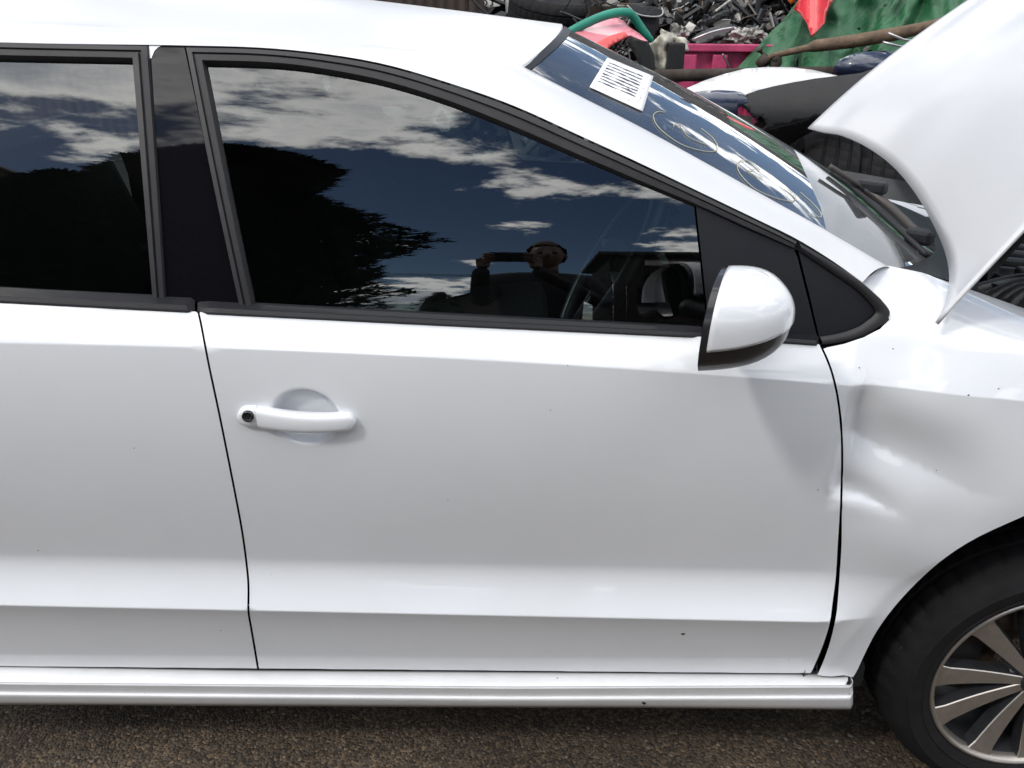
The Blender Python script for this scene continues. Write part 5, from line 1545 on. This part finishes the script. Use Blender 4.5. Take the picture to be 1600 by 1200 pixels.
def house(name, cx, cy, w, d, eave, ridge, label, wallc, roofc, along_x=True):
    h = empty(name, (cx, cy, 0), label, 'house', 'houses behind the photographer')
    wm = mat(name + '_wall', wallc, rough=0.85, var=0.15, vscale=3, bump=0.2, bscale=30)
    rm = mat(name + '_roof', roofc, rough=0.8, var=0.3, vscale=4, bump=0.4, bscale=12)
    x0, x1, y0, y1 = cx - w / 2, cx + w / 2, cy - d / 2, cy + d / 2
    # gable ends face +-Y, ridge along Y
    vs = [(x0, y0, 0), (x1, y0, 0), (x1, y1, 0), (x0, y1, 0), (x0, y0, eave), (x1, y0, eave), (x1, y1, eave), (x0, y1, eave), (cx, y0, ridge), (cx, y1, ridge)]
    mesh_obj('wall', vs, [(0, 1, 5, 8, 4), (2, 3, 7, 9, 6), (1, 2, 6, 5), (3, 0, 4, 7)], wm, h, smooth=False)
    o = .35; k = (ridge - eave) / (w / 2)
    rv = [(x0 - o, y0 - o, eave - o * k + .06), (cx, y0 - o, ridge + .06), (x1 + o, y0 - o, eave - o * k + .06), (x0 - o, y1 + o, eave - o * k + .06), (cx, y1 + o, ridge + .06), (x1 + o, y1 + o, eave - o * k + .06)]
    rf = mesh_obj('roof', rv, [(0, 1, 4, 3), (1, 2, 5, 4)], rm, h, smooth=False)
    sm = rf.modifiers.new('t', 'SOLIDIFY'); sm.thickness = .12; sm.offset = 1
    for zz in ([1.5] if eave < 4 else [1.5, 4.2, 6.9]):
        for sx in (-.28, .28):
            wn_ = box('window', (cx + sx * w, y1 + .02, zz), (w * .18, .06, 1.2), mat('window_frame_white', (.6, .6, .58), rough=.5), h, None, .01)
            box('pane', (cx + sx * w, y1 + .055, zz), (w * .15, .02, 1.0), GLOSSB, wn_, None, 0)
    box('chimney', (cx + w * .2, cy, ridge), (.5, .5, 1.4), wm, rf, None, .02)
    return h
house('town_house', -14.6, -20.0, 9.5, 7.0, 9.0, 13.6, 'tall dark roofed house reflected at the edge of the rear window', (0.12, 0.09, 0.075), (0.05, 0.045, 0.045))
house('cottage', -0.8, -31.0, 4.6, 6.0, 3.4, 5.2, 'low dark cottage reflected beside the photographer in the window', (0.10, 0.08, 0.07), (0.04, 0.035, 0.035))
# dark timber shed
SHEDW = mat('dark_stained_timber', (0.022, 0.018, 0.016), rough=0.75, var=0.4, vscale=5)
shed = empty('timber_shed', (3.0, -8.5, 0), 'black stained timber shed with pale fascia reflected in the front window', 'shed')
for k in range(21): box('wall_plank', (1.32 + .17 * k, -7.5, 1.6), (0.165, 0.03 + .006 * (k % 2), 3.2), SHEDW, shed, None, .004)
for k in range(12): box('wall_plank', (1.22, -7.6 - .17 * k, 1.6), (0.03 + .006 * (k % 2), 0.165, 3.2), SHEDW, shed, None, .004)
box('shed_roof', (3.0, -8.6, 3.26), (3.9, 2.5, 0.10), SHEDW, shed, Matrix.Rotation(.05, 3, 'X'), .01)
box('fascia_board', (2.6, -7.44, 3.02), (1.9, 0.03, 0.16), mat('pale_fascia', (.45, .42, .36), rough=.6, var=.2), shed, None, .004)
# overhead line
pole = []
for k, x in enumerate((-16.0, 13.0)):
    pl = empty('utility_pole', (x, -24.0, 0), ('wooden utility pole carrying the wires behind the tall conifer', 'wooden utility pole carrying the wires beyond the timber shed')[k], 'utility pole', 'utility poles')
    tube('pole', [(x, -24, 0), (x, -24, 7.4)], [.14, .10], BARK, pl, seg=10)
    box('cross_arm', (x, -24, 6.9), (.1, 1.4, .1), BARK, pl, None, .01)
for k in range(3):
    o = tube('overhead_wire', [(-16 + 29 * t, -24.6 + .6 * k, 6.95 - .4 * k * .5 - 1.0 * 4 * t * (1 - t)) for t in np.linspace(0, 1, 30)], .016, BLK2, None, seg=5)
    tag(o, 'thin black overhead wire, ' + ('farthest', 'middle', 'nearest')[k] + ' of three between the utility poles', 'wire', 'overhead wires')

# ------------------------------------------------------------------ the photographer, seen as a reflection
CLOTH = mat('dark_jacket', (0.02, 0.02, 0.024), rough=0.9, bump=0.3, bscale=60, var=0.3, vscale=15)
SKIN = mat('skin', (0.11, 0.065, 0.048), rough=0.5, var=0.1, vscale=20)
HAIR = mat('brown_hair', (0.045, 0.026, 0.016), rough=0.7, bump=0.6, bscale=90, var=0.4, vscale=40)
def skinned(name, joints, edges, mt, parent, levels=2, root=0):
    me = bpy.data.meshes.new(name); me.from_pydata([tuple(j[0]) for j in joints], edges, [])
    o = bpy.data.objects.new(name, me); COL.objects.link(o)
    sk_ = o.modifiers.new('skin', 'SKIN'); sk_.use_smooth_shade = True
    for i, j in enumerate(joints):
        r_ = j[1]; me.skin_vertices[0].data[i].radius = (r_, r_) if not hasattr(r_, '__len__') else r_
        me.skin_vertices[0].data[i].use_root = (i == root)
    ss = o.modifiers.new('sub', 'SUBSURF'); ss.levels = levels; ss.render_levels = levels
    me.materials.append(mt)
    if parent is not None: set_parent(o, parent)
    return o
PX, PY = 0.09, -1.70
person = empty('person', (PX, PY, 0), 'person in dark jacket holding up a phone, reflected in the front window', 'person')
J = [((PX, PY, 0.95), (.17, .12)), ((PX, PY + .01, 1.18), (.165, .115)), ((PX, PY + .02, 1.38), (.19, .115)), ((PX, PY + .04, 1.47), .06),
     ((PX + .19, PY + .02, 1.40), .062), ((PX + .27, PY + .10, 1.18), .048), ((.075, PY + .36, 1.40), .036), ((.060, PY + .385, 1.42), .032),
     ((PX - .19, PY + .02, 1.40), .062), ((PX - .25, PY + .10, 1.18), .048), ((-.15, PY + .34, 1.40), .036), ((-.140, PY + .37, 1.42), .032),
     ((PX + .10, PY, 0.88), .095), ((PX + .11, PY + .02, 0.50), .066), ((PX + .12, PY - .02, 0.10), .05), ((PX + .12, PY + .12, 0.045), .04),
     ((PX - .10, PY, 0.88), .095), ((PX - .11, PY + .02, 0.50), .066), ((PX - .12, PY - .02, 0.10), .05), ((PX - .12, PY + .12, 0.045), .04)]
EDG = [(0, 1), (1, 2), (2, 3), (2, 4), (4, 5), (5, 6), (6, 7), (2, 8), (8, 9), (9, 10), (10, 11), (0, 12), (12, 13), (13, 14), (14, 15), (0, 16), (16, 17), (17, 18), (18, 19)]
body = skinned('body', J, EDG, CLOTH, person)
# head with face
hc = Vector((PX + 0.02, PY + .07, 1.60))
bmh = bmesh.new(); bmesh.ops.create_icosphere(bmh, subdivisions=4, radius=1.0)
for v_ in bmh.verts:
    p = v_.co.copy(); q = Vector((p.x * .076, p.y * .095, p.z * .115))
    if p.z < 0: q.x *= 1 + .25 * p.z; q.y *= 1 + .12 * p.z
    if p.y > 0:
        q.y += .026 * math.exp(-((p.x / .16) ** 2 + ((p.z + .12) / .22) ** 2))            # nose
        q.y -= .010 * math.exp(-(((abs(p.x) - .38) / .16) ** 2 + ((p.z - .08) / .12) ** 2))   # eye sockets
        q.y += .006 * math.exp(-((p.x / .3) ** 2 + ((p.z + .52) / .10) ** 2))             # lips
    v_.co = hc + q
head = bm_obj('head', bmh, SKIN, person, True)
for sx in (-1, 1):
    bme = bmesh.new(); bmesh.ops.create_uvsphere(bme, u_segments=12, v_segments=8, radius=.012)
    bmesh.ops.translate(bme, vec=hc + Vector((sx * .030, .078, .008)), verts=bme.verts); bm_obj('eye', bme, GLOSSB, head, True)
    bme = bmesh.new(); bmesh.ops.create_uvsphere(bme, u_segments=12, v_segments=8, radius=1)
    bmesh.ops.scale(bme, vec=(.012, .022, .032), verts=bme.verts); bmesh.ops.translate(bme, vec=hc + Vector((sx * .078, -.005, 0)), verts=bme.verts); bm_obj('ear', bme, SKIN, head, True)
bmh = bmesh.new(); bmesh.ops.create_icosphere(bmh, subdivisions=4, radius=1.0)
for v_ in list(bmh.verts):
    p = v_.co
    if p.z < -0.45 or (p.y > .25 and p.z < .52) or (p.y > -.05 and p.z < .05): bmh.verts.remove(v_)
for v_ in bmh.verts:
    n_ = 1 + .12 * noise.noise(v_.co * 5)
    v_.co = hc + Vector((v_.co.x * .087, v_.co.y * .104, v_.co.z * .125 + .003)) * n_
bm_obj('hair', bmh, HAIR, head, True)
tube('neck', [hc + Vector((0, -.02, -.16)), hc + Vector((0, -.015, -.06))], .052, SKIN, head, seg=14)
# phone (the camera looks out of its upper left corner) and the hands on it
Rp = cam_o.matrix_world.to_3x3()
pc_ = Vector(CAM) + Rp @ Vector((-0.045, -0.010, 0.016))
bmp = bmesh.new(); box_bm(bmp, (0, 0, 0), (0.146, 0.070, 0.008), None, .0035)
bmesh.ops.transform(bmp, matrix=Matrix.Translation(pc_) @ Rp.to_4x4(), verts=bmp.verts)
phone = bm_obj('mobile_phone', bmp, GLOSSB)
tag(phone, 'black mobile phone held level in front of the reflected person', 'phone')
def hand(side):
    o_ = pc_ + Rp @ Vector((side * .085, -.005, .022)); wr = Vector(J[7 if side > 0 else 11][0])
    X = Rp @ Vector((side, 0, 0)); Y_ = Rp @ Vector((0, 1, 0)); Z_ = Rp @ Vector((0, 0, 1))
    js = [(wr, .026), (o_ + X * .012 - Y_ * .035 + Z_ * .012, (.030, .018)), (o_ + X * .010 + Y_ * .0 + Z_ * .004, (.034, .016))]
    ed = [(0, 1), (1, 2)]
    hnd = skinned('hand', js, ed, SKIN, person)
    for k, (oy, ln) in enumerate(((.026, .9), (.010, 1.0), (-.008, .93), (-.024, .75))):
        a = o_ + X * .008 + Y_ * oy; L_ = .034 * ln
        fj = [(a, .0095), (a - X * .004 - Z_ * L_ * .9, .009), (a - X * L_ * .75 - Z_ * L_ * 1.05, .0085), (a - X * L_ * 1.35 - Z_ * L_ * .92, .0075)]
        skinned('finger', fj, [(0, 1), (1, 2), (2, 3)], SKIN, hnd, 1)
    t0 = o_ - Y_ * .02 + Z_ * .006
    skinned('thumb', [(t0, .012), (t0 - X * .018 + Y_ * .012 + Z_ * .006, .0105), (t0 - X * .036 + Y_ * .03 + Z_ * .002, .009)], [(0, 1), (1, 2)], SKIN, hnd, 1)
hand(1); hand(-1)
